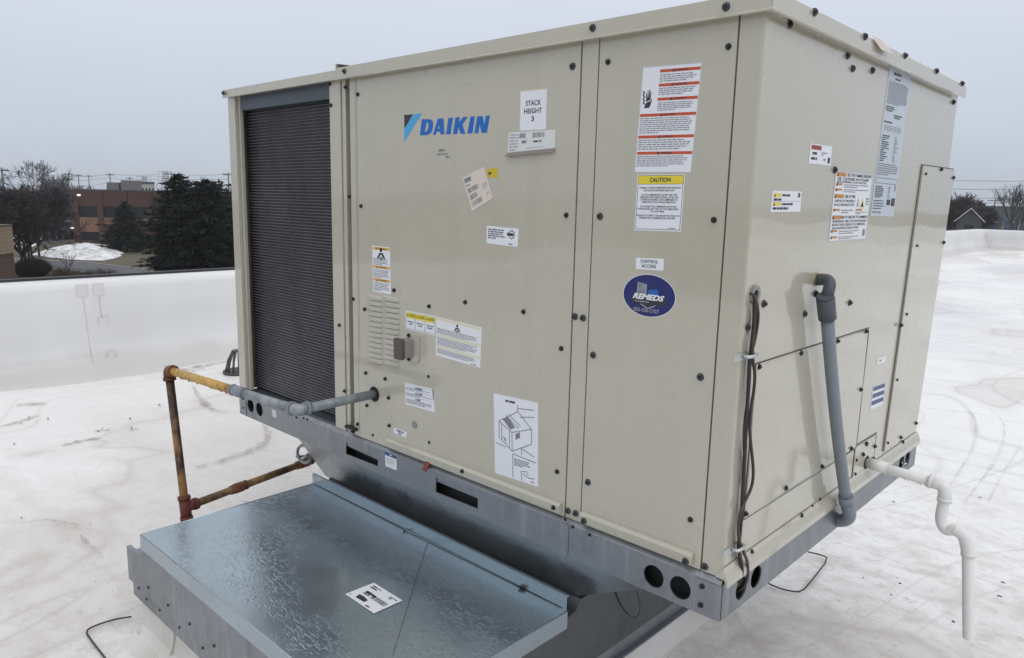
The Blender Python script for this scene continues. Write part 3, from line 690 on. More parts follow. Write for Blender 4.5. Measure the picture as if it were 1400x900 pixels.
# wiring and lifting diagram sheet
s = Sticker([(1.4939, 0.3815), (1.6596, 0.3876), (1.6682, 0.1555), (1.5059, 0.1501)], FRONT, 'label_white', .0004, 29)
s.lines(.28, .045, .66, .075, 1, 'ink', .8)
def seg(s, a, b, t=.007, m='ink_soft'):
    r = s.w/s.h; d = Vector((b[0]-a[0], (b[1]-a[1])/r)); n_ = Vector((-d.y, d.x)).normalized()*t
    s.mb.poly([s.p(a[0]+n_.x, a[1]+n_.y*r, .0003), s.p(b[0]+n_.x, b[1]+n_.y*r, .0003), s.p(b[0]-n_.x, b[1]-n_.y*r, .0003), s.p(a[0]-n_.x, a[1]-n_.y*r, .0003)], m)
box3 = {'a': (.12, .33), 'b': (.42, .43), 'c': (.86, .33), 'd': (.56, .16), 'e': (.12, .53), 'f': (.42, .66), 'g': (.86, .51)}
for k in ('ab', 'bc', 'cd', 'da', 'ae', 'bf', 'cg', 'ef', 'fg'): seg(s, box3[k[0]], box3[k[1]])
seg(s, (.28, .24), (.58, .36)); seg(s, (.35, .22), (.62, .33)); seg(s, (.55, .08), (.56, .16)); seg(s, (.56, .12), (.92, .10)); seg(s, (.60, .22), (.92, .18)); seg(s, (.18, .36), (.18, .56)); seg(s, (.36, .42), (.36, .63))
s.shape([(.20, .29), (.32, .25), (.50, .36), (.38, .40)], 'ink_soft'); s.shape([(.50, .44), (.60, .40), (.60, .47), (.50, .51)], 'ink_soft'); s.shape([(.2, .5), (.28, .53), (.28, .58)], 'ink_soft')
seg(s, (.03, .61), (.28, .63)); seg(s, (.64, .58), (.64, .67)); seg(s, (.66, .6), (.92, .655)); seg(s, (.43, .69), (.96, .72)); seg(s, (.43, .69), (.43, .985)); s.lines(.46, .735, .85, .83, 4, 'ink_soft', .55); seg(s, (.62, .88), (.74, .86)); seg(s, (.74, .86), (.78, .9)); seg(s, (.62, .88), (.64, .99)); seg(s, (.80, .93), (.92, .92)); seg(s, (.66, .9), (.8, .93)); s.lines(.84, .955, .96, .98, 1, 'ink_soft', .6)
s.obj('sticker', U, 'tall white sheet with a line drawing of the unit')
# red banded electrical warning label
s = Sticker([(1.9375, 1.2104), (2.0833, 1.2055), (2.0731, 0.9815), (1.9286, 0.9827)], FRONT, 'label_white', .0004, 31)
for u, v, tx in ((.31, .035, 'DANGER'), (.31, .165, 'WARNING'), (.31, .295, 'WARNING'), (.02, .44, 'DANGER'), (.02, .645, 'DANGER'), (.02, .80, 'WARNING')):
    s.rect(u, v, .985, v+.028, 'print_red'); mid = (u+.985)/2; s.tri(mid-.10, v+.014, .026); s.text(tx, mid-.06, v+.005, mid+.14, v+.023, bold=.015)
for u, v0, v1, k in ((.32, .075, .152, 4), (.32, .20, .275, 4), (.32, .335, .42, 5), (.03, .475, .63, 8), (.03, .68, .785, 5), (.03, .835, .945, 6)): s.lines(u, v0, .96, v1, k, 'ink_soft', .42)
s.shape([(.08, .415-.03), (.17, .415-.03), (.19, .36), (.215, .31), (.20, .305), (.185, .33), (.19, .235), (.178, .232), (.170, .30), (.165, .215), (.150, .212), (.148, .30), (.135, .222), (.122, .225), (.128, .305), (.108, .245), (.096, .25), (.112, .33)], 'ink')
for i in range(7): seg(s, (.035+.035*(i % 2)+.01*i*.3, .225+.018*i), (.035+.035*((i+1) % 2)+.01*(i+1)*.3, .225+.018*(i+1)), .009, 'ink')
seg(s, (.09, .335), (.19, .315), .006, 'label_white')
s.frame(.005, .003, .995, .997, .004, 'ink_pale'); s.obj('sticker', U, 'tall white electrical warning label with six red bands and a hand symbol')
s = Sticker([(1.9378, 0.9778), (2.0590, 0.9784), (2.0568, 0.8551), (1.9358, 0.8531)], FRONT, 'label_white', .0004, 37)
s.rect(.025, .02, .975, .165, 'print_yellow'); s.frame(.02, .015, .98, .975, .008, 'ink'); s.rect(.02, .165, .98, .172, 'ink', .0003); s.text('CAUTION', .27, .055, .72, .135, bold=.03)
rows = [('IN SMALL 3 PHASE COMPRESSOR MOTORS MUST', .07, .94, .235), ('ROTATE IN THE PROPER DIRECTION.', .16, .82, .282), ('IF THIS COMPRESSOR IS NOISY AND THE', .12, .87, .36), ('PRESSURES ARE ALMOST EQUAL AFTER THE', .09, .90, .403), ('SYSTEM IS RUNNING, THE COMPRESSOR IS', .10, .89, .446), ('OPERATING IN THE WRONG DIRECTION.', .13, .85, .489), ('TO CHANGE THE COMPRESSOR ROTATION', .10, .88, .567), ('INTERCHANGE ANY TWO OF THE THREE SUPPLY', .05, .93, .61), ('VOLTAGE WIRES.', .32, .63, .653), ('FAILURE TO CORRECT THE ABOVE WILL RESULT IN', .04, .95, .727), ('PREMATURE COMPRESSOR FAILURE.', .10, .87, .77)]
for tx, u0, u1, v in rows: s.text(tx, u0, v-.016, u1, v+.014, 'ink', .012)
s.lines(.74, .935, .95, .96, 1, 'ink_soft', .6); s.obj('sticker', U, 'white label with a yellow CAUTION header')
s = Sticker([(1.9445, 0.7910), (2.0186, 0.7934), (2.0186, 0.7668), (1.9451, 0.7649)], FRONT, 'label_white', .0004); s.text('CONTROL', .17, .14, .80, .42, bold=.012); s.text('ACCESS', .21, .54, .74, .82, bold=.012); s.obj('sticker', U, 'small white label reading CONTROL ACCESS')
# oval contractor sticker
oc = (1.9839, 0.7070); oe = [(1.9109, 0.7072), (2.0526, 0.7068), (1.9809, 0.7561), (1.9870, 0.6576)]
rx, rz = (oe[1][0]-oe[0][0])/2, (oe[2][1]-oe[3][1])/2
mb = MB(); ov = [(oc[0]+rx*cos(2*pi*k/48), oc[1]+rz*sin(2*pi*k/48)) for k in range(48)]
mb.prism(ov, [], .0001, .0003, FRONT, 'label_white'); mb.prism([(oc[0]+(a-oc[0])*.975, oc[1]+(b-oc[1])*.97) for a, b in ov], [], .0003, .0006, FRONT, 'oval_blue')
s = Sticker([(oc[0]-rx, oc[1]+rz), (oc[0]+rx, oc[1]+rz), (oc[0]+rx, oc[1]-rz), (oc[0]-rx, oc[1]-rz)], FRONT, None, .0006, 41); s.mb = mb
s.shape([(.20, .50), (.80, .50), (.86, .66), (.66, .72), (.50, .82), (.34, .72), (.14, .66)], 'ink'); s.shape([(.28, .20), (.46, .24), (.46, .50), (.27, .50)], 'oval_grey', .0003); s.rect(.30, .24, .37, .34, 'ink_soft', .0005); s.rect(.30, .37, .43, .47, 'ink_soft', .0005)
s.shape([(.50, .36), (.66, .34), (.70, .50), (.48, .50)], 'oval_blue_light', .0003)
s.text('REMEDS', .20, .465, .80, .60, 'label_white', .045, .35, .0008); s.lines(.25, .63, .76, .67, 1, 'ink_pale', .5); s.shape([(.36, .70), (.50, .79), (.64, .70), (.64, .72), (.50, .815), (.36, .72)], 'ink_pale', .0006)
s.text('850-006-5707', .23, .80, .71, .89, 'ink_pale', 0., 0., .0006); s.obj('sticker', U, 'dark blue oval contractor sticker with white slanted lettering and a phone number')
s = Sticker([(1.0039, 0.0908), (1.0652, 0.0899), (1.0656, 0.0388), (1.0065, 0.0379)], FR(-.008), 'label_white', .0004, 43); s.rect(.0, .02, 1., .26, 'print_navy'); s.lines(.2, .08, .8, .2, 1, 'label_white', .5, 'c'); s.lines(.12, .38, .9, .78, 5, 'ink_pale', .4); s.obj('sticker', U, 'small white label with a navy header on the base rail')
s = Sticker([(0.2685, 0.0757), (0.2996, 0.0764), (0.3063, 0.0479), (0.2752, 0.0470)], FR(-.008), 'label_paper', .0004); s.obj('sticker', U, 'blank scrap of white paper on the base rail')
c = [(1.2156, 0.1121), (1.2365, 0.1129), (1.2123, 0.0753), (1.1946, 0.0777)]
mb = MB(); mb.prism(list(reversed(c)), [], .0085, .0105, FRONT, 'red_tag'); mb.obj('tag', U, label='small rust red tag hanging at the rail')
# end face labels
s = Sticker([(0.7449, 1.2881), (0.9383, 1.2929), (0.9125, 0.8916), (0.7150, 0.8938)], END, 'label_blue_grey', .0004, 47)
s.lines(.22, .025, .84, .05, 1, 'ink', .7); s.lines(.3, .06, .7, .08, 1, 'ink', .6); s.lines(.06, .09, .95, .24, 14, 'ink_soft', .55); s.lines(.06, .25, .45, .29, 3, 'ink', .6); s.lines(.45, .30, .8, .33, 2, 'ink', .6)
s.lines(.06, .35, .95, .37, 1, 'ink', .5)
for i in range(7): s.lines(.10+.11*i, .38, .18+.11*i, .425, 4, 'ink_soft', .5)
for i in range(13): s.lines(.06, .445+.014*i, .06+.42, .459+.014*i, 1, 'ink', .55); s.lines(.6, .445+.014*i, .84, .459+.014*i, 1, 'ink_soft', .5)
s.lines(.04, .635, .96, .72, 6, 'ink_soft', .5); s.frame(.04, .735, .95, .775, .01, 'ink_soft')
for i in range(7): s.lines(.06, .79+.012*i, .5, .802+.012*i, 1, 'ink', .55); s.lines(.6, .79+.012*i, .8, .802+.012*i, 1, 'ink_soft', .5)
s.lines(.05, .885, .5, .955, 4, 'ink', .4); s.rect(.60, .88, .76, .92, 'ink'); s.rect(.80, .87, .97, .925, 'ink'); s.lines(.05, .96, .8, .985, 1, 'ink_soft', .5); s.rect(.87, .78, .93, .82, 'ink_soft'); s.obj('sticker', U, 'long narrow blue grey rating label with tables of small type')
s = Sticker([(0.2695, 1.0560), (0.3973, 1.0571), (0.3975, 1.0126), (0.2671, 1.0116)], END, 'label_white', .0004, 53); s.rect(.05, .06, .5, .28, 'print_maroon'); s.lines(.12, .38, .45, .56, 1, 'ink', .7); s.lines(.08, .64, .55, .82, 1, 'ink', .7); s.lines(.52, .34, .82, .56, 2, 'ink_soft', .5); s.rect(.84, .6, .95, .9, 'ink'); s.lines(.64, .64, .78, .84, 1, 'ink_soft'); s.obj('sticker', U, 'small white label with a dark red square')
s = Sticker([(0.0917, 0.9468), (0.2430, 0.9486), (0.2444, 0.9031), (0.0895, 0.9022)], END, 'label_white', .0004, 59)
for v in (.12, .54): s.rect(.05, v, .30, v+.16, 'print_yellow'); s.tri(.09, v+.08, .03); s.lines(.33, v+.02, .93, v+.15, 1, 'ink', .75); s.lines(.06, v+.22, .80, v+.36, 1, 'ink', .75)
s.rect(.02, .48, .98, .5, 'ink_pale'); s.rect(.88, .08, .95, .30, 'ink'); s.obj('sticker', U, 'small white label with two yellow warning marks')
s = Sticker([(0.4351, 1.0030), (0.7003, 1.0055), (0.6952, 0.8309), (0.4283, 0.8299)], END, 'label_white', .0004, 61)
for v, b in ((.02, 1), (.17, 0), (.245, 0), (.325, 1), (.53, 0), (.625, 1), (.83, 0), (.92, 0)):
    w = .24 if b else .17
    s.rect(.03, v, .03+w, v+(.055 if b else .03), 'print_amber'); s.tri(.06, v+(.028 if b else .015), .018)
s.text('RISK OF FIRE. FLAMMABLE REFRIGERANT', .30, .025, .97, .07, 'ink', .01); s.text('USED. TO BE REPAIRED ONLY BY TRAINED', .06, .085, .90, .125, 'ink', .01); s.text('SERVICE PERSONNEL. DO NOT PUNCTURE.', .05, .135, .84, .165, 'ink', .01)
s.lines(.24, .175, .95, .235, 2, 'ink_soft', .45); s.lines(.24, .245, .95, .30, 2, 'ink_soft', .45)
s.text('RISK OF FIRE.', .30, .33, .58, .375, 'ink', .01); s.text('DISPOSE OF PROPERLY', .05, .40, .58, .435, 'ink', .01); s.text('IN ACCORDANCE WITH', .05, .455, .56, .49, 'ink', .01); s.lines(.24, .535, .6, .60, 2, 'ink_soft', .45)
s.shape([(.62, .50), (.66, .36), (.70, .50)], 'ink_pale'); s.shape([(.71, .52), (.79, .36), (.86, .52)], 'print_cream'); s.shape([(.75, .50), (.79, .41), (.82, .50)], 'ink'); s.lines(.88, .36, .97, .48, 3, 'ink_soft', .5); s.rect(.62, .53, .80, .56, 'print_amber'); s.lines(.62, .57, .95, .61, 2, 'ink_soft')
s.text('RISK OF FIRE DUE TO FLAMMABLE', .26, .63, .97, .67, 'ink', .01); s.text('REFRIGERANT USED. FOLLOW HANDLING', .05, .69, .95, .725, 'ink', .01); s.text('INSTRUCTIONS CAREFULLY IN COMPLIANCE', .05, .74, .93, .775, 'ink', .01); s.text('WITH NATIONAL REGULATIONS', .05, .79, .75, .822, 'ink', .01)
s.lines(.24, .84, .8, .90, 2, 'ink_soft', .45); s.lines(.24, .925, .8, .975, 2, 'ink_soft', .45); s.rect(.88, .84, .95, .94, 'ink_soft'); s.frame(.005, .005, .995, .995, .006, 'ink_pale'); s.obj('sticker', U, 'large white flammable refrigerant label with amber marks')
s = Sticker([(0.9067, 0.4723), (0.9880, 0.4678), (0.9898, 0.4456), (0.9090, 0.4506)], END, 'label_white', .0004); s.lines(.25, .3, .75, .7, 1, 'ink_soft', .6); s.obj('sticker', U, 'tiny white label above a striped one')
s = Sticker([(0.8943, 0.3865), (1.0114, 0.3805), (1.0096, 0.3073), (0.8910, 0.3128)], END, 'label_white', .0004); 
for v in (.04, .34, .64): s.rect(.04, v, .98, v+.18, 'print_navy')
s.obj('sticker', U, 'small white label with three navy stripes')
mb = MB(); c = [Vector((L+.0222, q[0], q[1])) for q in [(0.5211, 1.3252), (0.6159, 1.3241), (0.6619, 1.3027), (0.5694, 1.2994)]]
c[2].x += .014; c[3].x += .010; c[2].z -= .002
mb.add([tuple(q) for q in c] + [(c[1].x+.004, (c[0].y+c[1].y)/2+.004, (c[1].z+c[0].z)/2)], [(0, 4, 3), (4, 1, 2), (4, 2, 3)], 'label_pink'); mb.obj('sticker', U, label='curling scrap of pinkish label on the cap edge')

# ================================================================ sheet metal curb adapter with its cover tray
CB = thing('curb_adapter', (1.1, .4, ZG), 'galvanized sheet metal curb with a wet blue grey cover tray, carrying the big beige unit', 'roof curb')
mb = MB()
YZ = lambda a, b, n: (n, a, b)
mb.prism([(-.590, -.400), (-.590, -.300), (-.572, -.290), (-.566, -.215), (.025, -.215), (.078, -.205), (.100, -.1785), (1.40, -.1785), (1.40, -.400)], [], .50, 1.752, YZ, 'galvanized_dull')
mb.prism([(-.590, -.400), (-.590, -.288), (1.40, -.288), (1.40, -.400)], [], .365, .4995, YZ, 'galvanized')
mb.obj('curb_body', CB)
mb = MB(); mb.prism([(.352, -.392), (1.7515, -.392), (1.7515, -.2368), (.505, -.2368), (.455, -.268), (.352, -.272)], [], .591, .604, lambda a, b, n: (a, -n, b), 'galvanized'); mb.obj('face_band', CB)
mb = MB(); mb.box((.368, -.597, -.446), (1.749, -.5905, -.3925), 'galvanized'); mb.box((.368, -.590, -.446), (1.7515, 1.40, -.4005), 'galvanized'); mb.obj('lower_band', CB)
mb = MB(); mb.box((1.7525, -.59, -.449), (1.768, 1.40, -.443), 'galvanized'); mb.obj('drip_flange', CB)
mb = MB()
nt_ = [(.22, .079, -.002), (2.07, .079, -.002), (2.07, 1.40, -.002), (.22, 1.40, -.002)]; nb_ = [(.467, .105, -.1775), (1.7335, .105, -.1775), (1.7335, 1.38, -.1775), (.467, 1.38, -.1775)]
mb.add(nt_ + nb_, [(0, 1, 5, 4), (1, 2, 6, 5), (2, 3, 7, 6), (3, 0, 4, 7), (0, 3, 2, 1), (4, 5, 6, 7)], 'galvanized_dark'); mb.obj('plenum', CB)
mb = MB(); mb.tube([(.50, .102, -.178), (1.730, .102, -.178)], .003, 'interior', 6); mb.obj('bead', CB)
# cover tray: cross broken top, turned down lips, upstand against the plenum
TZ = -.184; X0, X1, Y0, Y1 = .487, 1.757, -.604, .034
tray = None
mb = MB()
NXT, NYT = 28, 16; vs = []
for j in range(NYT+1):
    for i in range(NXT+1):
        u, v = i/NXT, j/NYT
        d = min(u, 1-u, v, 1-v)*2
        vs.append((X0+(X1-X0)*u, Y0+(Y1-Y0)*v, TZ + .007*d))
mb.add(vs, [(j*(NXT+1)+i, j*(NXT+1)+i+1, (j+1)*(NXT+1)+i+1, (j+1)*(NXT+1)+i) for j in range(NYT) for i in range(NXT)], 'wet_sheet_metal', False)
T = .0015; LIP = .052
mb.box((X0-T, Y0-T, TZ-LIP), (X1+T, Y0-.0001, TZ-.0005), 'wet_sheet_metal'); mb.box((X0-T, Y0, TZ-LIP), (X0-.0001, Y1, TZ-.0005), 'wet_sheet_metal'); mb.box((X1+.0001, Y0, TZ-LIP), (X1+T, Y1, TZ-.0005), 'wet_sheet_metal')
mb.tube([(X0, Y0, TZ-.001), (X1, Y0, TZ-.001), (X1, Y1, TZ-.001)], .0022, 'wet_sheet_metal', 6); mb.tube([(X0, Y0, TZ-.001), (X0, Y1, TZ-.001)], .0022, 'wet_sheet_metal', 6)
tray = mb.obj('cover_tray', CB)
mb = MB()
mb.prism([(Y1, TZ-.002), (Y1, TZ+.041), (Y1+.009, TZ+.040), (Y1+.009, TZ+.036), (Y1+.0015, TZ+.037), (Y1+.0015, TZ-.002)], [], X0, X1-.004, YZ, 'wet_sheet_metal'); mb.obj('upstand', tray)
mb = MB(); mb.tube([(X0+.01, Y1-.0012, TZ+.0006), (X0+.55, Y1-.0030, TZ+.0008), (X0+.58, Y1-.0060, TZ+.0012), (X0+.585, Y1-.022, TZ+.0020)], .0011, 'dark_plate', 6); mb.tube([(X0+.575, Y1-.012, TZ+.0014), (X0+.60, Y1-.006, TZ+.0010), (X1-.02, Y1-.0012, TZ+.0006)], .0011, 'dark_plate', 6); mb.obj('sealant_bead', tray)
for q0, q1 in ([(1.1814, 0.0271), (1.5861, -0.4274)], [(0.4694, -0.2483), (0.5892, -0.1795)], [(0.5390, -0.1659), (0.6563, -0.1462)]):
    mb = MB(); mb.tube([(q0[0], q0[1], TZ+.0070*min(1, .6+.1)), (q1[0], q1[1], TZ+.0058)], .0007, 'galvanized_dull', 5); mb.obj('crease_and_reflection', tray)  # the long line is a seam fold, the short ones paint reflection edges
mb = MB()
for a in (0, .7, 1.5, 2.2, 2.8): 
    cx, cy = (1.5930, 0.0278); r0 = .011
    mb.poly([(cx+r0*cos(a+t)*(1+.5*sin(3*t+a)), cy+.6*r0*sin(a+t), TZ+.0045+.0009*a) for t in [k*pi/4 for k in range(8)]], 'gap')
mb.obj('tar_blob', tray)
TC = [(1.2734, -0.3511), (1.2784, -0.2574), (1.4114, -0.2590), (1.4095, -0.3537)]
s = Sticker([TC[1], TC[2], TC[3], TC[0]], lambda a, b, n: (a, b, TZ+.0062+n), 'label_white', .0006, 71)
s.lines(.10, .08, .42, .26, 2, 'ink', .6); s.lines(.72, .10, .97, .24, 2, 'ink', .6); s.lines(.20, .42, .92, .50, 1, 'ink', 1.); s.barcode(.20, .40, .40, .60, 'ink'); s.barcode(.46, .42, .56, .60, 'ink'); s.barcode(.58, .42, .92, .60, 'ink'); s.shape([(.20, .70), (.34, .68), (.52, .72), (.52, .86), (.24, .88)], 'ink'); s.lines(.04, .80, .14, .98, 1, 'ink_soft', .3); s.lines(.64, .88, .84, .96, 1, 'ink', .6)
s.obj('sticker', tray, 'white label with heavy black marks')
for a, _, b in [(0.4402, -0.6040, -0.3918), (0.5259, -0.6040, -0.3552), (0.5062, -0.6040, -0.4046), (0.6131, -0.6040, -0.3988), (0.6811, -0.6040, -0.3541), (0.7588, -0.6040, -0.3958), (0.8363, -0.6040, -0.3498), (0.9202, -0.6040, -0.3899), (0.9962, -0.6040, -0.3479)]:
    place('screw', SC_S, CB, (a, -.6042, b), (pi/2, 0, 0))
# lifting lugs on both sides of the plenum
mb = MB(); cx, cy, cz = (0.2373, 0.1500, -0.1572)
pts = [(cx+.030*cos(t)-.004*sin(t), cy+.014*cos(t), cz+.037*sin(t)) for t in [2*pi*k/20 for k in range(21)]]
mb.tube(pts, .0065, 'galvanized_dark', 8, False); mb.tube([(cx-.045, cy-.01, cz-.02), (cx+.03, cy+.02, cz-.005)], .006, 'galvanized_dark', 8); mb.box((cx+.022, cy-.003, cz-.012), (cx+.06, cy+.003, cz+.010), 'galvanized_dull'); mb.obj('lifting_lug', CB)
mb = MB(); q = [(1.754, a, b) for _, a, b in [(1.7540, 0.2618, -0.2042), (1.7540, 0.3513, -0.2317), (1.7540, 0.3774, -0.2587), (1.7540, 0.4023, -0.3128), (1.7540, 0.4012, -0.3445), (1.7540, 0.3819, -0.3537), (1.7540, 0.3440, -0.3279), (1.7540, 0.2973, -0.2749), (1.7540, 0.2628, -0.2162)]]
mb.prism([(a, b) for _, a, b in reversed(q)], [], .0002, .0022, EN(1.7525), 'galvanized_dull'); mb.tube([(1.7550, a, b) for _, a, b in q], .0013, 'dark_plate', 6); mb.obj('lifting_lug', CB)
# membrane flashing turned up the old curb below
mb = MB(); mb.prism([(-.575, -.4465), (-.578, ZG+.03), (-.60, ZG+.004), (-.66, ZG+.0005), (-.66, ZG-.02), (1.5, ZG-.02), (1.40, ZG+.004), (1.385, -.4465)], [], .385, 1.735, YZ, 'curb_membrane'); mb.obj('flashing', CB)
mb = MB(); mb.tube([(.384, -.60, ZG+.012), (.384, 1.4, ZG+.012)], .010, 'curb_membrane', 8); mb.tube(smooth_path([(0.6466, -0.5810, -0.4399), (0.6527, -0.5810, -0.4781), (0.6346, -0.5810, -0.5301), (0.6013, -0.5850, -0.5961)]), .003, 'seam_dirt', 6); mb.obj('flashing_seam', CB)

# ================================================================ gas pipe
HX, HZ = (0.9384, 0.2685)
E1 = Vector((HX, -.284, HZ)); E2 = Vector((0.0712, -0.3200, 0.2484)); TE = Vector((0.1539, -0.3200, -0.2808)); UN = E1 + (E2-E1)*(.405)
GP = thing('gas_pipe', (E2.x, E2.y, ZG), 'rusty yellow and grey gas pipe leaving the front panel and dropping to the roof', 'pipe')
def pipe(name, path, r, m, parent, seg=16):
    mb = MB(); mb.tube(path, r, m, seg); return mb.obj(name, parent)
def elbow(name, a, c, b, r, m, parent, arm=.035, rad=.03, ring=None):
    c = Vector(c); a = (Vector(a)-c).normalized(); b = (Vector(b)-c).normalized()
    mb = MB(); mb.tube(arc_path([c+a*arm, c, c+b*arm], rad, 7), r, m, 16)
    for d in (a, b): mb.tube([c+d*(arm-.010), c+d*(arm+.003)], r*1.14, ring or m, 16)
    return mb.obj(name, parent)
def union(name, c, d, r, m, parent, ln=.05, hexr=1.45):
    c = Vector(c); d = Vector(d).normalized(); mb = MB()
    mb.tube([c-d*ln*.5, c+d*ln*.5], r*1.22, m, 16); mb.tube([c-d*ln*.22, c+d*ln*.22], r*hexr, m, 8, True, False); mb.tube([c+d*ln*.42, c+d*ln*.52], r*1.32, m, 16)
    return mb.obj(name, parent)
R1 = .0152
pipe('stub_pipe', [(HX, .03, HZ), E1], R1, 'grey_pipe', GP); elbow('elbow', (HX, 0, HZ), E1, E2, R1*1.25, 'grey_pipe', GP)
pipe('grey_pipe', [E1, UN], R1*1.0, 'grey_pipe', GP); union('union', UN, E2-E1, R1, 'conduit_grey', GP, .075, 1.3)
pipe('yellow_pipe', [UN, E2], R1, 'yellow_pipe_paint', GP); elbow('elbow', E1, E2, TE, R1*1.35, 'rust', GP, .038)
BT = TE + (TE-E2).normalized()*.32
pipe('riser', [E2, BT], R1, 'riser_pipe', GP)
mb = MB(); d = (E2-TE).normalized(); LE = Vector((0.0433, 0.3400, -0.2811)); LE.z = TE.z + .012; e = (LE-TE).normalized()
mb.tube([TE-d*.045, TE+d*.04], R1*1.35, 'red_rust', 16); mb.tube([TE-d*.05, TE-d*.035], R1*1.55, 'red_rust', 16); mb.tube([TE+d*.03, TE+d*.045], R1*1.55, 'red_rust', 16); mb.tube([TE, TE+e*.048], R1*1.35, 'red_rust', 16); mb.tube([TE+e*.036, TE+e*.05], R1*1.55, 'red_rust', 16); mb.obj('tee', GP)
pipe('branch_pipe', [TE, LE+e*.25], R1, 'brown_pipe', GP)
union('union', TE+e*.34*(LE-TE).length*1.05, e, R1, 'rust', GP, .075); union('union', TE+e*((LE-TE).length-.085), e, R1, 'rust', GP, .085)
mb = MB(); mb.box((BT.x-.09, BT.y-.09, ZG-.0), (BT.x+.09, BT.y+.09, ZG+.05), 'galvanized'); mb.tube([BT, (BT.x, BT.y, ZG+.04)], R1*1.3, 'red_rust', 12); mb.obj('support_block', GP)
# beads of water hanging under the yellow pipe
mb = MB()
for i in range(46):
    t = rnd.uniform(.03, .97); p = UN.lerp(E2, t) + Vector((0, rnd.uniform(-.006, .006), -R1*.98)); r = rnd.uniform(.0018, .0042)
    mb.tube([p+Vector((0, 0, r)), p, p-Vector((0, 0, r*.9)), p-Vector((0, 0, r*1.2))], [r*.6, r, r*.7, r*.1], 'yellow_pipe_paint', 6)
o = mb.obj('water_beads', GP); o['kind'] = 'stuff'

# ================================================================ condensate drain, conduit and control cables on the end face
DP = thing('drain_pipe', (2.45, .907, -.30), 'white plastic drain pipe bending down from the end face of the unit', 'drain pipe')
yd = .907; rP = .0148
pE = Vector((2.4357, 0.9070, 0.1279)); pT = Vector((2.4362, 0.9070, 0.0363)); pU = Vector((2.5082, 0.9070, -0.0247)); pB = Vector((2.5427, 0.9070, -0.3013))
pS = Vector((L-.01, yd, .143)); pE.z = .130
mb = MB(); mb.tube([pS, (pE.x-.03, yd, pE.z+.003)], rP, 'pvc_white', 20); mb.obj('pipe', DP)
mb = MB(); mb.tube([(L+.012, yd, .1432), (L+.060, yd, .1415)], rP*1.16, 'pvc_white', 20); mb.obj('coupling', DP)
def pvc_elbow(path, r, rad=.032): 
    mb = MB(); mb.tube(arc_path(path, rad, 8), r, 'pvc_white', 20); return mb
mb = pvc_elbow([(pE.x-.045, yd, pE.z+.004), (pE.x, yd, pE.z), (pE.x+.001, yd, pE.z-.045)], rP*1.22, .03); mb.tube([(pE.x-.045, yd, pE.z+.004), (pE.x-.034, yd, pE.z+.003)], rP*1.34, 'pvc_white', 20); mb.tube([(pE.x+.001, yd, pE.z-.045), (pE.x+.001, yd, pE.z-.034)], rP*1.34, 'pvc_white', 20); mb.obj('elbow', DP)
tp = [(2.4363, 0.9070, 0.0879), (2.4323, 0.9050, 0.0243), (2.4533, 0.9000, -0.0010), (2.4761, 0.8970, 0.0189), (2.4973, 0.9000, 0.0050), (2.5093, 0.9050, -0.0303), (2.5136, 0.9070, -0.0563)]
mb = MB(); mb.tube(smooth_path(tp[:5], 3), rP*1.06, 'pvc_white', 20); mb.obj('trap', DP)
mb = MB(); mb.tube(smooth_path([Vector(tp[3]).lerp(Vector(tp[2]), .2)] + tp[4:], 3), rP*1.22, 'pvc_white', 20); e_ = Vector(tp[6]); mb.tube([e_, e_+Vector((-.0005, 0, .012))], rP*1.36, 'pvc_white', 20); mb.obj('elbow', DP)
mb = MB(); mb.tube([tuple(Vector(tp[5])), (pB.x-.002, yd, pB.z)], rP, 'pvc_white', 20, False)
mb.tube([(pB.x-.002, yd, pB.z), tuple(Vector(tp[6]))], rP*.86, 'pvc_white', 20, False); mb.obj('pipe', DP)
mb = MB()
for i in range(40):
    t = rnd.uniform(.05, .98); p = pS.lerp(Vector((pE.x, yd, pE.z)), t) + Vector((0, rnd.uniform(-.006, .006), -rP*.97)); r = rnd.uniform(.0012, .0030)
    mb.tube([p+Vector((0, 0, r)), p, p-Vector((0, 0, r*.9)), p-Vector((0, 0, r*1.2))], [r*.6, r, r*.7, r*.1], 'pvc_white', 6)
o = mb.obj('water_beads', DP); o['kind'] = 'stuff'

CD = thing('conduit', (L+.03, .6, .03), 'grey plastic electrical conduit with a dark elbow slanting down the end face', 'conduit')
cy, cz = (0.3760, 0.7402); xo = L+.037
k1 = Vector((2.2520, 0.3502, 0.6927)); k2 = Vector((2.2520, 0.6450, 0.1036)); k3 = Vector((2.2520, 0.6864, 0.0362))
mb = MB(); mb.tube(arc_path([(L-.004, cy, cz), (xo+.002, cy-.008, cz+.006), tuple(k1)], .05, 10), .0140, 'fitting_grey', 20); mb.obj('elbow', CD)
dn = (k2-k1).normalized()
mb = MB(); mb.tube([k1-dn*.012, k1+dn*.046], .0212, 'fitting_grey', 24); mb.tube([k1-dn*.018, k1-dn*.010], .0190, 'fitting_grey', 24); mb.obj('coupling', CD)
mb = MB(); bow = Vector((0, -.012, 0)); mb.tube([k1+dn*.04+(k2-k1)*t*.94+bow*4*t*(1-t) for t in [k/10 for k in range(11)]], .0155, 'conduit_grey', 24); mb.obj('pipe', CD)
mb = MB(); mb.tube(arc_path([k2-dn*.02, k3+Vector((.004, .004, -.002)), (L-.03, k3.y+.02, k3.z-.030)], .04, 9), .0185, 'conduit_grey', 24); mb.tube([k2-dn*.024, k2+dn*.004], .0200, 'conduit_grey', 24); mb.obj('elbow', CD)
mb = MB(); mb.prism(circle(cy, cz+.002, .0165, 20), [], .0003, .003, END, 'pipe_sealant'); mb.obj('sealant_ring', CD)

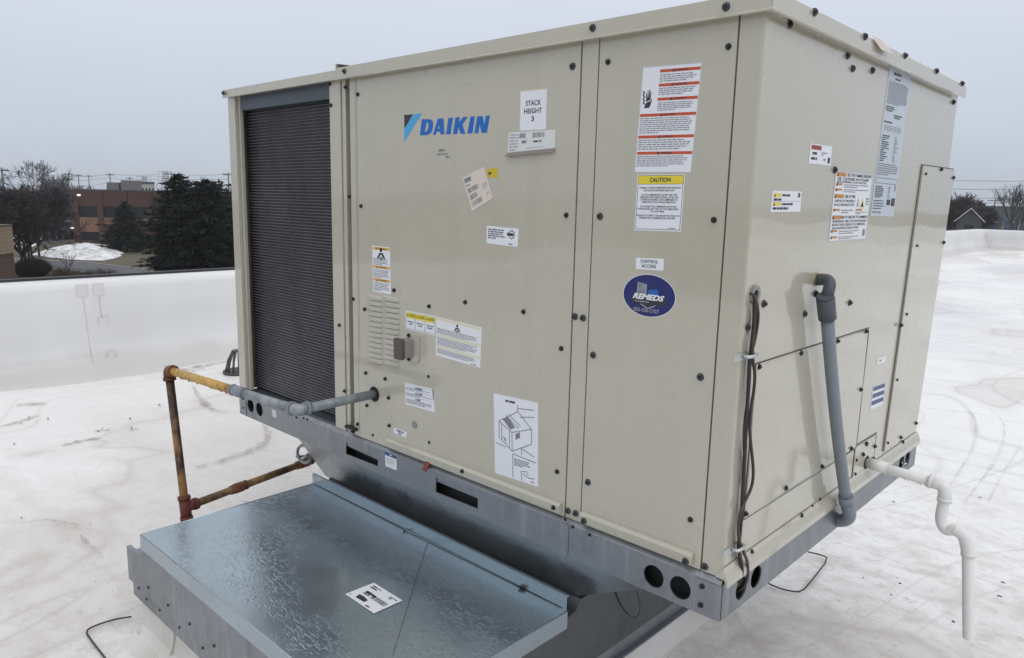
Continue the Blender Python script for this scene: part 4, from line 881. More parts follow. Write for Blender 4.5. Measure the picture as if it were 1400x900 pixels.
def on_end(pts, off): return [(L+off+.002*((i % 2)), q[1], q[2]) for i, q in enumerate(pts)]
CA = thing('control_cable', (L+.01, .06, .1), 'brown and black control cables strapped down the corner of the end face', 'cable')
pa = [(2.2220, 0.0252, 0.7336), (2.2220, 0.0452, 0.6963), (2.2220, 0.0508, 0.6644), (2.2220, 0.0367, 0.6266), (2.2220, 0.0271, 0.6026), (2.2220, 0.0287, 0.5322), (2.2220, 0.0355, 0.4498), (2.2220, 0.0380, 0.3497), (2.2220, 0.0480, 0.2450), (2.2220, 0.0434, 0.1859), (2.2220, 0.0441, 0.1595), (2.2220, 0.0703, 0.1061), (2.2220, 0.0720, 0.0732)]
mb = MB(); mb.tube(smooth_path([(L-.01, pa[0][1], pa[0][2])] + on_end(pa, .009) + [(L-.01, pa[-1][1]+.004, pa[-1][2]-.03)]), .0042, 'cable_black', 8); mb.obj('black_cable', CA)
pa = [(2.2220, 0.0292, 0.7303), (2.2220, 0.0251, 0.6749), (2.2220, 0.0271, 0.6026), (2.2220, 0.0528, 0.5524), (2.2220, 0.0398, 0.4653), (2.2220, 0.0483, 0.4140), (2.2220, 0.0821, 0.3384), (2.2220, 0.0784, 0.2965), (2.2220, 0.0414, 0.2641), (2.2220, 0.0210, 0.2413), (2.2220, 0.0325, 0.1896), (2.2220, 0.0553, 0.1557), (2.2220, 0.0956, 0.1059), (2.2220, 0.0925, 0.0581)]
mb = MB(); mb.tube(smooth_path([(L-.01, pa[0][1]-.003, pa[0][2])] + on_end(pa, .013) + [(L-.01, pa[-1][1]+.004, pa[-1][2]-.03)]), .0036, 'cable_brown', 8); mb.obj('brown_cable', CA)
pa = [(2.2220, 0.0331, 0.7269), (2.2220, 0.0368, 0.6659), (2.2220, 0.0341, 0.6016), (2.2220, 0.0392, 0.5304), (2.2220, 0.0311, 0.4343), (2.2220, 0.0489, 0.3469), (2.2220, 0.0553, 0.2428), (2.2220, 0.0508, 0.1835), (2.2220, 0.0553, 0.1557), (2.2220, 0.0787, 0.0760)]
mb = MB(); mb.tube(smooth_path([(L-.01, pa[0][1]+.003, pa[0][2])] + on_end(pa, .006) + [(L-.01, pa[-1][1], pa[-1][2]-.03)]), .0034, 'cable_brown', 8); mb.obj('brown_cable', CA)
for (_, a, b) in [(2.2220, 0.0306, 0.6021), (2.2220, 0.0472, 0.1620)]:
    mb = MB(); mb.box((L+.0005, a-.055, b-.008), (L+.003, a-.018, b+.008), 'zinc'); mb.tube([(L+.003, a-.022, b), (L+.016, a-.018, b), (L+.0175, a, b), (L+.015, a+.016, b), (L+.002, a+.019, b)], .0042, 'zinc', 8); mb.obj('strap', CA)
mb = MB(); q = (2.2150, 0.0424, 0.7304); mb.prism(circle(q[1], q[2], .020, 20), [list(reversed(circle(q[1], q[2], .011, 20)))], .0003, .006, END, 'cover_grey'); mb.prism(circle(q[1], q[2], .011, 16), [], .0003, .001, END, 'gap'); mb.obj('grommet', CA)

# ================================================================ bits on the roof
def wire(pts, label, r=.0032):
    mb = MB(); mb.tube(smooth_path([(a, b, ZG+.008) for a, b in pts], 1), r, 'cable_black', 6); o = mb.obj('loose_wire', None); tagit(o, label, 'wire')
wire([(1.7452, 1.3132), (1.8194, 1.2985), (1.8686, 1.3088), (1.9039, 1.3368), (1.8959, 1.4589), (1.8721, 1.7026), (1.8341, 1.7115), (1.7820, 1.6970)], 'thin dark wire bent round on the white roof under the rail at the right')
wire([(0.2670, -0.5767), (0.2417, -0.6291), (0.2374, -0.6920), (0.2516, -0.7219), (0.3146, -0.7257), (0.3892, -0.7270), (0.4878, -0.7285)], 'thin dark wire hooked on the white roof left of the curb')
DR = thing('drain_strainer', (*(-2.9813, 1.4690), ZG), 'small dark cage strainer on the roof beside the parapet', 'roof drain')
x, y = (-2.9813, 1.4690)
mb = MB(); mb.tube([(x, y, ZG), (x, y, ZG+.03)], .13, 'dome_iron', 18); mb.obj('flange', DR)
mb = MB()
for k in range(14):
    t = 2*pi*k/14; mb.tube([(x+.11*cos(t), y+.11*sin(t), ZG+.02), (x+.085*cos(t), y+.085*sin(t), ZG+.12), (x+.045*cos(t), y+.045*sin(t), ZG+.20)], .007, 'dome_iron', 6)
mb.tube([(x, y, ZG+.195), (x, y, ZG+.205)], .05, 'dome_iron', 14); mb.obj('cage', DR)
mb = MB()
spots = [(-3.5310, 0.0747), (-2.6736, -0.1553), (-2.5557, -0.0758), (-2.5431, -0.2291), (-2.4104, 0.5828), (-2.6300, 0.7878), (-2.2021, 0.3101), (-1.9841, 0.2403), (-2.0587, 0.0703), (-2.0907, 0.1022), (-2.1211, -0.3696), (1.8755, 2.5675), (2.4620, 1.9961), (2.4750, 1.8567), (2.1836, 2.9726), (2.1628, 1.6819), (2.1667, 1.5579), (-0.9219, -0.6248), (-3.2526, 1.2011), (2.0426, 1.6176), (2.3921, 1.5186)]
for i, (a, b) in enumerate(spots):
    dist = sqrt((a-2.9)**2+(b+1.44)**2); r = .0035*dist*rnd.uniform(.5, 1.)
    t0 = rnd.uniform(0, 6.28)
    ring = [(a+r*cos(t0+t)*rnd.uniform(.5, 1.2), b+r*.5*sin(t0+t)*rnd.uniform(.5, 1.1), ZG+.012+rnd.uniform(0, .004)) for t in [k*pi/3 for k in range(6)]]
    mb.add(ring+[(a, b, ZG+.016+r*.2)], [(k, (k+1) % 6, 6) for k in range(6)], 'gap')
for i in range(90):
    a, b = rnd.uniform(-3.3, 4.), rnd.uniform(-2., 6.); r = rnd.uniform(.002, .006); t0 = rnd.uniform(0, 6)
    mb.add([(a+r*cos(t0+t), b+r*.6*sin(t0+t), ZG+.013) for t in (0, 2.1, 4.2)] + [(a, b, ZG+.016)], [(0, 1, 3), (1, 2, 3), (2, 0, 3)], 'cover_brown')
o = mb.obj('leaf_litter'); tagit(o, kind='stuff')

# dried dirt lines on the roof, each with its own run
def b_dirt(t, b):
    b.inputs['Base Color'].default_value = (.30, .255, .22, 1)
    t.links.new(math2(t, 'MULTIPLY', ramp(t, noise(t, pos(t, (3, 3, 1)), 5, 5, .7), [(.36, .05), (.68, .85)]), .75), b.inputs['Alpha'])
mat('dried_dirt', (.3, .25, .22), .7, build=b_dirt)
def b_scuff(t, b):
    b.inputs['Base Color'].default_value = (.45, .43, .42, 1)
    t.links.new(math2(t, 'MULTIPLY', ramp(t, noise(t, pos(t, (2, 2, 1)), 3, 4, .6), [(.34, .1), (.65, .8)]), .36), b.inputs['Alpha'])
mat('scuff', (.45, .43, .42), .6, build=b_scuff)
mb = MB(); rg = random.Random(12)
def streak(pts, w, m):
    p = smooth_path([(a, b, 0) for a, b in pts], 2); n = len(p)
    for _ in range(1):
        L_, R2 = [], []
        for i, q in enumerate(p):
            t = (p[min(i+1, n-1)]-p[max(i-1, 0)]).normalized(); nn = Vector((-t.y, t.x, 0)); e = w*(.25+.75*sin(pi*(i+.3)/n))*rg.uniform(.5, 1.3)
            L_.append((q.x+nn.x*e, q.y+nn.y*e, ZG+.0125)); R2.append((q.x-nn.x*e, q.y-nn.y*e, ZG+.0125))
        for i in range(n-1): mb.poly([L_[i], R2[i], R2[i+1], L_[i+1]], m)
for pts, w in (([(-3.0637, -0.1374), (-3.0459, -0.0618), (-2.9729, 0.0188)], .035), ([(-2.5647, -0.3443), (-2.5937, -0.2372), (-2.6945, -0.1032)], .030), ([(-3.3909, 1.1675), (-3.4399, 1.4142), (-3.4550, 1.6732)], .040), ([(-2.8004, 0.9957), (-2.5920, 0.9262), (-2.3668, 0.8641), (-2.1465, 0.8174), (-2.0079, 0.8055), (-1.8739, 0.9257)], .022), ([(-1.0233, 0.2290), (-1.0415, 0.4143), (-1.0907, 0.6196), (-1.2309, 0.7920), (-1.5399, 0.9099)], .030), ([(-1.9099, -0.1817), (-1.9216, -0.0760), (-1.9160, 0.0323)], .030), ([(-2.0738, 0.0540), (-2.0445, 0.1299)], .028), ([(-1.9683, 0.2125), (-1.9379, 0.2679)], .022), ([(-3.7379, 1.0722), (-3.2984, 1.1900), (-3.3241, 1.3284)], .020), ([(-0.8519, -0.6419), (-0.8539, -0.5541), (-0.6568, -0.4612)], .012), ([(-0.5536, -0.4927), (-0.3952, -0.4987), (-0.2941, -0.4888)], .010)):
    streak(pts, w, 'dried_dirt')
for pts, w in (([(1.6885, 4.9805), (1.8291, 4.6295), (1.9502, 3.9611), (1.9997, 3.3682), (2.0295, 2.9253)], .018), ([(1.8080, 5.1120), (1.9871, 4.7492), (2.0966, 3.9537), (2.1250, 3.3501), (2.1376, 2.8417)], .018), ([(2.1603, 4.2290), (2.1870, 3.4986), (2.2247, 2.9328)], .014), ([(1.6829, 3.1364), (1.8492, 3.1746), (2.0414, 3.1496)], .014), ([(1.8433, 2.7884), (2.0211, 2.7197), (2.1501, 2.5961)], .012), ([(1.4511, 4.7194), (1.7503, 4.8728), (2.0620, 4.8308)], .018), ([(1.1854, 5.8218), (1.5082, 6.0239), (1.8924, 5.9976)], .020), ([(0.8371, 7.4124), (1.2168, 7.7366), (1.6129, 7.7390)], .022), ([(0.1183, 10.6423), (0.4868, 11.3340), (1.1158, 10.8355)], .03)):
    streak(pts, w*.55, 'scuff')
o = mb.obj('dirt_streaks'); tagit(o, kind='stuff')

# ================================================================ SURROUNDINGS, seen over the parapets
GZ = -8.6
def b_ground(t, b):
    v = pos(t)
    c = mixc(t, ramp(t, noise(t, v, .09, 5), [(.35, 0.), (.65, 1.)]), (.060, .058, .030), (.105, .085, .052))
    c = mixc(t, ramp(t, noise(t, v, .9, 4), [(.5, 0.), (.75, .6)]), c, (.12, .10, .06)); t.links.new(c, b.inputs['Base Color'])
mat('winter_grass', (.08, .07, .04), .9, build=b_ground)
mat('asphalt', (.075, .08, .092), .55)
mat('kerb_stone', (.3, .3, .29), .7)
def b_brick(c1, c2, mo, sc):
    def f(t, b):
        n = N(t, 'ShaderNodeTexBrick'); n.inputs['Color1'].default_value = (*c1, 1); n.inputs['Color2'].default_value = (*c2, 1); n.inputs['Mortar'].default_value = (*mo, 1)
        n.inputs['Scale'].default_value = 1; n.inputs['Brick Width'].default_value = sc*2.4; n.inputs['Row Height'].default_value = sc*.8; n.inputs['Mortar Size'].default_value = sc*.06
        g = N(t, 'ShaderNodeTexCoord'); sp = N(t, 'ShaderNodeSeparateXYZ'); t.links.new(g.outputs['Object'], sp.inputs[0])
        cb = N(t, 'ShaderNodeCombineXYZ'); t.links.new(math2(t, 'ADD', sp.outputs['X'], sp.outputs['Y']), cb.inputs[0]); t.links.new(sp.outputs['Z'], cb.inputs[1])
        t.links.new(cb.outputs[0], n.inputs['Vector'])
        c = mixc(t, ramp(t, noise(t, pos(t), .4, 4), [(.3, 0.), (.7, .35)]), n.outputs[0], mo); t.links.new(c, b.inputs['Base Color'])
    return f
mat('red_brick', (.15, .06, .045), .8, build=b_brick((.075, .032, .027), (.090, .038, .031), (.085, .048, .04), .25))
mat('orange_brick', (.3, .16, .09), .8, build=b_brick((.24, .125, .075), (.21, .11, .068), (.20, .125, .085), .25))
mat('tan_block', (.3, .22, .16), .85, build=b_brick((.34, .26, .19), (.29, .21, .15), (.21, .16, .12), .22))
mat('brown_block', (.1, .06, .045), .85, build=b_brick((.115, .070, .055), (.095, .058, .046), (.08, .055, .045), .22))
mat('window_glass', (.018, .02, .024), .12)
mat('grey_cladding', (.17, .17, .17), .6); mat('grey_cladding_dark', (.07, .072, .078), .6); mat('pale_wall', (.42, .43, .42), .7); mat('pale_sign', (.6, .6, .58), .5)
mat('slate_cladding', (.085, .10, .125), .6); mat('dock_door', (.03, .075, .16), .5)
def b_snow(t, b):
    v = pos(t); c = mixc(t, ramp(t, noise(t, v, .5, 6, .65, .6), [(.44, 0.), (.62, .75)]), (.84, .85, .87), (.26, .235, .21)); t.links.new(c, b.inputs['Base Color']); bump(t, b, noise(t, v, 1.2, 5), .8, .4)
mat('snow', (.86, .87, .89), .6, build=b_snow)
mat('bark', (.052, .043, .040), .9); mat('twig', (.044, .034, .036), .9); mat('twig_brown', (.075, .050, .038), .9); mat('twig_grey', (.115, .11, .115), .9)
mat('needle', (.022, .030, .022), .8, build=lambda t, b: t.links.new(mixc(t, ramp(t, noise(t, pos(t), .9, 4), [(.35, 0.), (.7, 1.)]), (.010, .014, .013), (.024, .030, .021)), b.inputs['Base Color']))
mat('wood_pole', (.10, .09, .085), .8); mat('wire', (.06, .06, .065), .6); mat('steel_lattice', (.25, .26, .28), .6)
mat('van_white', (.62, .63, .65), .35); mat('tyre', (.015, .015, .016), .7)
def lampmat(t, b):
    b.inputs['Emission Color'].default_value = (1, .93, .78, 1); b.inputs['Emission Strength'].default_value = .9
mat('lit_lamp', (.9, .88, .8), .4, build=lampmat).cycles.emission_sampling = 'NONE'

mb = MB(); R_ = 3500
mb.add([(-R_, -R_, GZ), (R_, -R_, GZ), (R_, R_, GZ), (-R_, R_, GZ)], [(0, 1, 2, 3)], 'winter_grass'); mb.obj('ground', kind='structure')
# road passing behind the parapet, and the far car park
rd = [(-126.1970, 21.3168), (-115.9502, 26.1358), (-105.6168, 31.8299), (-89.2657, 34.9419), (-72.7312, 36.6079), (-55.9254, 37.3966)]; rd2 = [(-112.4817, 18.8116), (-104.6949, 23.4532), (-95.7804, 26.7725), (-81.6572, 30.1758), (-63.8676, 32.1018), (-48.5010, 32.4698)]
mb = MB(); n = len(rd)
mb.add([(a, b, GZ+.03) for a, b in rd] + [(a, b, GZ+.03) for a, b in rd2], [(i, i+1, n+i+1, n+i) for i in range(n-1)], 'asphalt'); mb.obj('road', kind='structure')
mb = MB(); mb.tube([(a, b, GZ+.06) for a, b in rd], .13, 'kerb_stone', 6); mb.obj('kerb', kind='structure')
mb = MB(); mb.tube([(a, b, GZ+.06) for a, b in rd2], .13, 'kerb_stone', 6); mb.obj('kerb', kind='structure')
pk = [(-154.8928, 22.5346), (-149.4731, 38.3871), (-153.5879, 45.3128), (-168.4207, 49.8076), (-183.6124, 27.0541)]
mb = MB(); mb.poly([(a, b, GZ+.02) for a, b in pk], 'asphalt'); mb.obj('car_park', kind='structure')
def snow_pile(px, label, hgt, seed):
    r = random.Random(seed); cx = sum(a for a, b in px)/len(px); cy = sum(b for a, b in px)/len(px)
    mb = MB(); rings = 7; m = 40; vs = []
    def bd(t):
        # outline radius by angle
        best = None
        d = Vector((cos(t), sin(t)))
        for (a, b) in zip(px, px[1:]+px[:1]):
            p0 = Vector((a[0]-cx, a[1]-cy)); p1 = Vector((b[0]-cx, b[1]-cy)); e = p1-p0
            den = d.x*(-e.y)+d.y*e.x
            if abs(den) < 1e-9: continue
            s = (p0.x*(-e.y)+p0.y*e.x)/den; u = (d.x*p0.y-d.y*p0.x)/den
            if s > 0 and 0 <= u <= 1: best = s if best is None else max(best, s)
        return best or 1
    for k in range(rings):
        f = 1-k/rings
        for i in range(m):
            t = 2*pi*i/m; q = bd(t)*f*(1+.06*r.uniform(-1, 1))
            vs.append((cx+q*cos(t), cy+q*sin(t), GZ+.05+hgt*(1-f**1.6)*r.uniform(.72, 1.1)*(1 if k else 0)))
    vs.append((cx, cy, GZ+hgt))
    mb.add(vs, [(k*m+i, k*m+(i+1) % m, (k+1)*m+(i+1) % m, (k+1)*m+i) for k in range(rings-1) for i in range(m)] + [((rings-1)*m+i, (rings-1)*m+(i+1) % m, rings*m) for i in range(m)], 'snow', True)
    o = mb.obj('snow_pile'); tagit(o, label, 'snow pile')
snow_pile([(-122.8728, 29.8057), (-135.6908, 35.7713), (-143.4456, 41.3069), (-137.0816, 45.1497), (-125.8182, 43.3354), (-114.2932, 39.0692), (-107.6138, 35.2108), (-110.6830, 32.4939), (-116.2774, 30.4600)], 'large dirty white heap of snow on the grass below the brick building', 1.35, 3)
snow_pile([(-147.4511, 33.2125), (-152.8448, 36.2828), (-147.9091, 36.8418), (-140.4126, 34.4771), (-139.5672, 32.1758)], 'small low patch of snow beside the parked van at the far left', .5, 4)
snow_pile([(-146.3791, 44.8163), (-151.9549, 48.8662), (-142.0659, 48.8127), (-134.7306, 45.5287), (-138.1022, 43.1399)], 'thin snow drift along the foot of the brick building', .9, 5)

def wall_quad(p0, p1, z0, z1, m, mb, depth, off=0.):
    """upright slab standing on the line p0 to p1, its outer face off metres nearer the viewer"""
    a, b = Vector(p0), Vector(p1); d = (b-a).normalized(); nn = Vector((d.y, -d.x))
    if nn.dot(Vector((2.9, -1.4))-a) < 0: nn = -nn
    q = [a+nn*off, b+nn*off, b-nn*depth, a-nn*depth]
    vs = [(p.x, p.y, z0) for p in q] + [(p.x, p.y, z1) for p in q]
    mb.add(vs, [(0, 1, 2, 3), (4, 5, 6, 7), (0, 1, 5, 4), (1, 2, 6, 5), (2, 3, 7, 6), (3, 0, 4, 7)], m)
# brick office building
bA, bB = Vector((-140.9588, 41.0059, -4.0534)[:2]), Vector((-121.0725, 61.4020, -3.4570)[:2])
bz = lambda y, d=149: .916 - (y-260.8)/1016.7*d
BL = thing('brick_building', (bA.x, bA.y, GZ), 'two storey dark red brick office building with orange brick panels behind the snow heap', 'building')
zr, zw1, zw0, zs0, zg = bz(261), bz(279), bz(292), bz(309), bz(322)
mb = MB(); wall_quad(bA, bB, GZ-.2, zr-.3, 'brown_block', mb, 18, -.6); mb.obj('wall', BL)
mb = MB(); wall_quad(bA, bB, zw1, zr, 'red_brick', mb, .8); mb.obj('parapet', BL)
mb = MB(); wall_quad(bA, bB, zr+.005, zr+.25, 'grey_cladding_dark', mb, .9, .06); mb.obj('coping', BL)
ud = (bB-bA).normalized(); LB = (bB-bA).length; bay = 4.15; nb = int(LB/bay)
for i in range(nb+1):
    mb = MB(); a = bA+ud*(i*bay); wall_quad(a, a+ud*.95, GZ, zr-.05, 'red_brick', mb, .55, .22); mb.obj('pilaster', BL)
    if i < nb:
        p0, p1 = a+ud*.951, a+ud*(bay-.001)
        mb = MB(); wall_quad(p0, p1, zs0, zw0, 'orange_brick', mb, .5, .02); mb.obj('spandrel', BL)
        mb = MB(); wall_quad(p0, p1, GZ, GZ+1.0, 'red_brick', mb, .5, .0); mb.obj('plinth', BL)
        for zz0, zz1 in ((zw0, zw1), (GZ+1.0, zs0)):
            mb = MB(); wall_quad(p0, p1, zz0, zz1, 'window_glass', mb, .1, -.30); w = mb.obj('window', BL)
            mb = MB(); w_ = (p1-p0).length
            for k in range(4):
                q = p0+ud*(w_*(k/3)-.04); wall_quad(q, q+ud*.08, zz0, zz1, 'grey_cladding_dark', mb, .3, -.22)
            mb.obj('frame', w)['kind'] = 'stuff'
mb = MB(); q = bA+ud*1.0; wall_quad(q, q+ud*.45, zr-.95, zr-.65, 'lit_lamp', mb, .2, .35); mb.obj('wall_lamp', BL)
for u0, u1, h, m in ((5, 7, 1.5, 'grey_cladding'), (7.4, 9.2, 1.9, 'grey_cladding'),):
    mb = MB(); q = bA+ud*u0; wall_quad(q, bA+ud*u1, zr-.2, zr+h, m, mb, 2, -6); mb.obj('roof_plant', BL)
# grey warehouse to its left
gA, gB = Vector((-163.6562, 41.4506, -4.8158)[:2]), Vector((-158.0488, 46.6861, -4.6458)[:2])
gz = lambda y, d=170: .916 - (y-259.6)/1016.7*d
GB = thing('grey_building', (gA.x, gA.y, GZ), 'grey metal clad building with a pale sign, left of the brick building', 'building')
mb = MB(); wall_quad(gA, gB, GZ-.2, gz(271), 'grey_cladding', mb, 20); mb.obj('wall', GB)
mb = MB(); wall_quad(gA, gB, gz(271)+.002, gz(269), 'pale_sign', mb, 20, .15); mb.obj('roof_edge', GB)
gd = (gB-gA).normalized(); gl = (gB-gA).length
mb = MB(); wall_quad(gA+gd*gl*.40, gA+gd*gl*.80, gz(296), gz(291), 'pale_sign', mb, .1, .12); mb.obj('sign', GB)
mb = MB(); wall_quad(gA+gd*gl*.02, gA+gd*gl*.95, gz(300), gz(297.5), 'grey_cladding_dark', mb, .1, 1.2); mb.obj('canopy', GB)
for k in range(4):
    mb = MB(); wall_quad(gA+gd*gl*(.30+.16*k), gA+gd*gl*(.40+.16*k), GZ, gz(306), 'window_glass', mb, .1, .05); mb.obj('door', GB)
for zz in (278, 285, 288):
    mb = MB(); wall_quad(gA, gB, gz(zz), gz(zz-1), 'grey_cladding_dark', mb, .1, .05); mb.obj('cladding_strip', GB)
mb = MB(); q = gA+gd*gl*.88; wall_quad(q, q+gd*.5, gz(303.5), gz(302), 'lit_lamp', mb, .2, 1.3); mb.obj('wall_lamp', GB)
# neighbour's block wall at the far left edge
tA, tB = Vector((-32.5352, 4.8547, -1.1341)[:2]), Vector((-36.0716, 7.5271, -1.3888)[:2])
tz = lambda y, d=40: .916 - (y-258.5)/1016.7*d
TB = thing('block_building', (tB.x, tB.y, GZ), 'corner of a tan and brown banded block building at the left edge', 'building')
for z0, z1, m, off, nm in ((tz(330), tz(299), 'tan_block', .04, 'wall'), (tz(365), tz(330)-.001, 'brown_block', .0, 'brown_band'), (GZ-.2, tz(365)-.001, 'tan_block', .04, 'wall')):
    mb = MB(); wall_quad(tA, tB, z0, z1, m, mb, 5, off); mb.obj(nm, TB)
mb = MB(); wall_quad(tA, tB, tz(299)+.002, tz(298), 'grey_cladding_dark', mb, 5, .08); mb.obj('coping', TB)
# pale low buildings beyond
def far_building(px0, px1, ytop, d, m, label, hz):
    a, b = at_px(px0, d), at_px(px1, d)
    mb = MB(); z = .916 - (ytop-hz)/1016.7*d
    o = thing('far_building', (a[0], a[1], GZ), label, 'building'); wall_quad(a, b, GZ-.2, z, m, mb, 15); mb.obj('wall', o)
    mb = MB(); wall_quad(a, b, z+.002, z+.5, 'grey_cladding_dark', mb, 15.2, .15); mb.obj('roof', o)
    dd = (Vector(b)-Vector(a)).normalized(); ln = (Vector(b)-Vector(a)).length
    for k in range(5):
        mb = MB(); q = Vector(a)+dd*ln*(.08+.19*k); wall_quad(q, q+dd*ln*.09, z-2.6, z-1.2, 'window_glass', mb, .1, .04); mb.obj('window', o)
AT = {px: q for px, q in zip((146,164,188,212,1296,1400), [(-224.7369, 74.5644, 0.7189), (-223.6806, 77.6578, 0.7991), (-212.8028, 78.3581, 0.9082), (-211.2639, 82.4008, 1.0144), (-66.0236, 290.5307, 1.3428), (-44.7450, 294.7486, 1.8753)])}
def at_px(px, d): q = AT[px]; return (q[0], q[1])
far_building(146, 164, 257, 240, 'grey_cladding', 'grey far block standing behind the brick building roof', 261)
far_building(188, 212, 252.5, 230, 'pale_wall', 'pale far block rising behind the brick building roof', 262)

# --- trees
def limb(mb, p, d, r, ln, depth, rg, m, spread=.5, up=.12, kids=(2, 4), rmin=.02, ratio=.72):
    p = Vector(p); d = Vector(d).normalized(); q = p + d*ln
    bend = Vector((rg.uniform(-1, 1), rg.uniform(-1, 1), rg.uniform(-.4, .8)))*ln*.08; mid = (p+q)*.5+bend
    seg = 6 if r > .12 else (4 if r > .05 else 3)
    mb.tube([p, mid, q], [r, r*.86, max(rmin, r*.68)], m, seg, False)
    if depth == 0: return
    n = rg.randint(*kids)
    for k in range(n):
        t = rg.uniform(.45, 1.) if k else 1.
        s = p.lerp(mid, t*2) if t < .5 else mid.lerp(q, t*2-1)
        nd = d + Vector((rg.gauss(0, 1), rg.gauss(0, 1), rg.gauss(0, .7)))*spread + Vector((0, 0, up))
        limb(mb, s, nd, max(rmin, r*rg.uniform(.5, .68)), ln*rg.uniform(ratio-.14, ratio+.12), depth-1, rg, m, spread, up, kids, rmin, ratio)
def bare_tree(name, p, h, label, seed, group=None, m='twig', depth=6, stems=1, spread=.42, rmin=.022, trunk=.28, wide=1., up=.12, kids=(2, 4), cat='tree'):
    rg = random.Random(seed)
    t = thing(name, (p[0], p[1], p[2]), label, cat, group)
    mt, mc = MB(), MB()
    for s in range(stems):
        a = rg.uniform(0, 6.28); off = Vector((cos(a), sin(a), 0))*(0 if stems == 1 else wide*rg.uniform(.1, 1.))
        base = Vector(p)+off; tr = h*trunk; r0 = h*.018 if stems == 1 else h*.012
        dd = Vector((off.x*.12, off.y*.12, 1)) if stems > 1 else Vector((rg.uniform(-.05, .05), rg.uniform(-.05, .05), 1))
        top = base+dd.normalized()*tr
        mt.tube([base-Vector((0, 0, .3)), base+dd*tr*.5, top], [r0*1.25, r0, r0*.9], 'bark', 7)
        for k in range(rg.randint(3, 5)):
            a2 = 2*pi*k/4+rg.uniform(-.4, .4); e = rg.uniform(.35, .9)
            limb(mc, base.lerp(top, rg.uniform(.75, 1.)), (cos(a2)*e*wide, sin(a2)*e*wide, 1), r0*.7, h*.24, depth-1, rg, m, spread, up, kids, rmin)
    mt.obj('trunk', t); o = mc.obj('crown', t, False); return t
def conifer(name, p, h, wd, label, seed, lean=0., nlay=34, group=None, taper=1., dens=1.):
    rg = random.Random(seed); t = thing(name, p, label, 'tree', group)
    mb = MB(); mb.tube([(p[0], p[1], p[2]-.3), (p[0], p[1], p[2]+h*.6), (p[0], p[1], p[2]+h*.97)], [h*.022, h*.014, .03], 'bark', 7); mb.obj('trunk', t)
    mb = MB()
    for i in range(nlay):
        f = i/(nlay-1); z = p[2]+h*(.08+.90*f)
        rad = wd*.5*min(1., (1-f)**taper*1.12+.03)*rg.uniform(.75, 1.15)
        nbr = max(5, int(14*(1-f)+5))
        for k in range(nbr):
            a = 2*pi*k/nbr+rg.uniform(-.3, .3); L_ = rad*rg.uniform(.55, 1.12); dz = L_*rg.uniform(-.22, .16)
            b0 = Vector((p[0], p[1], z)); b1 = b0+Vector((cos(a)*L_, sin(a)*L_, dz))
            mb.tube([b0, b1], [.035, .012], 'bark', 3, False)
            nn = int((7+L_*7)*dens)
            for q in range(nn):
                u = rg.uniform(.15, 1.05); c = b0.lerp(b1, u); sz = rg.uniform(.18, .46)*(1.15-.4*u)*(1+.03*h)
                v1 = Vector((rg.gauss(0, 1), rg.gauss(0, 1), rg.gauss(0, .5))).normalized(); v2 = Vector((cos(a)+rg.gauss(0, .5), sin(a)+rg.gauss(0, .5), rg.gauss(-.1, .4))).normalized()
                mb.poly([c-v1*sz*.35, c+v2*sz, c+v1*sz*.35, c-v2*sz*.3], 'needle')
    mb.obj('crown', t, False); return t
def g(px): return px
bare_tree('bare_tree', (*(-156.6381, 40.6228, 0.5198)[:2], GZ), 15.8, 'tall round crowned bare tree standing against the sky left of the brick building', 5, m='twig_grey', depth=7, spread=.46, rmin=.028, trunk=.26, wide=1.1)
LT = 'bare winter trees massed at the far left'
for i, (q, h, lb) in enumerate((((-87.0478, 17.8357, 0.5903), 11.8, 'bare dark tree at the very left edge above the block building'), ((-92.6634, 20.2319, 0.5974), 12.0, 'bare dark tree just right of the left edge, behind the block building'), ((-98.1962, 22.9211, 0.6120), 11.8, 'bare dark tree behind the parked van, tallest of the left cluster'), ((-103.7781, 25.3477, 0.6202), 10.4, 'bare dark tree nearest the grey building in the left cluster'))):
    bare_tree('bare_tree', (q[0], q[1], GZ), h, lb, 20+i, LT, 'twig', 7, 2, .5, .026, .2, 1.2)
bare_tree('bare_tree', (*(-119.6536, 29.8998), GZ), 8.0, 'small bare tree with a thin trunk rising in front of the snow heap', 31, m='twig', depth=6, spread=.5, rmin=.02, trunk=.22, wide=1.15)
conifer('pine_tree', (*(-123.9373, 43.3347), GZ), 8.0, 8.6, 'small dark pine standing before the brick building', 41, nlay=34, taper=.7, dens=2.0)
conifer('spruce_tree', (*(-72.6587, 30.3919, -1.7272)[:2], GZ), 11.4, 7.6, 'big dark evergreen beside the unit, left one of the dense pair', 42, nlay=52, taper=.42, dens=2.0)
conifer('spruce_tree', (*(-69.8051, 31.9127, -1.6368)[:2], GZ), 10.9, 8.4, 'big dark evergreen closest to the coil end of the unit', 43, nlay=50, taper=.28, dens=2.0)
for i, (q, h, lb) in enumerate((((-84.3545, 38.5696, 1.0905), 12.0, 'bare bushy tree with fine twigs above the big evergreens'), ((-79.9307, 38.5759, 1.1285), 11.8, 'bare bushy tree with fine twigs against the coil end of the unit'), ((-88.5338, 39.0309, 1.0654), 10.8, 'bare bushy tree behind the gap between the evergreens'))):
    bare_tree('bare_tree', (q[0], q[1], GZ), h, lb, 50+i, 'bare bushy trees by the evergreens', 'twig', 6, 4, .42, .02, .3, 1.3)
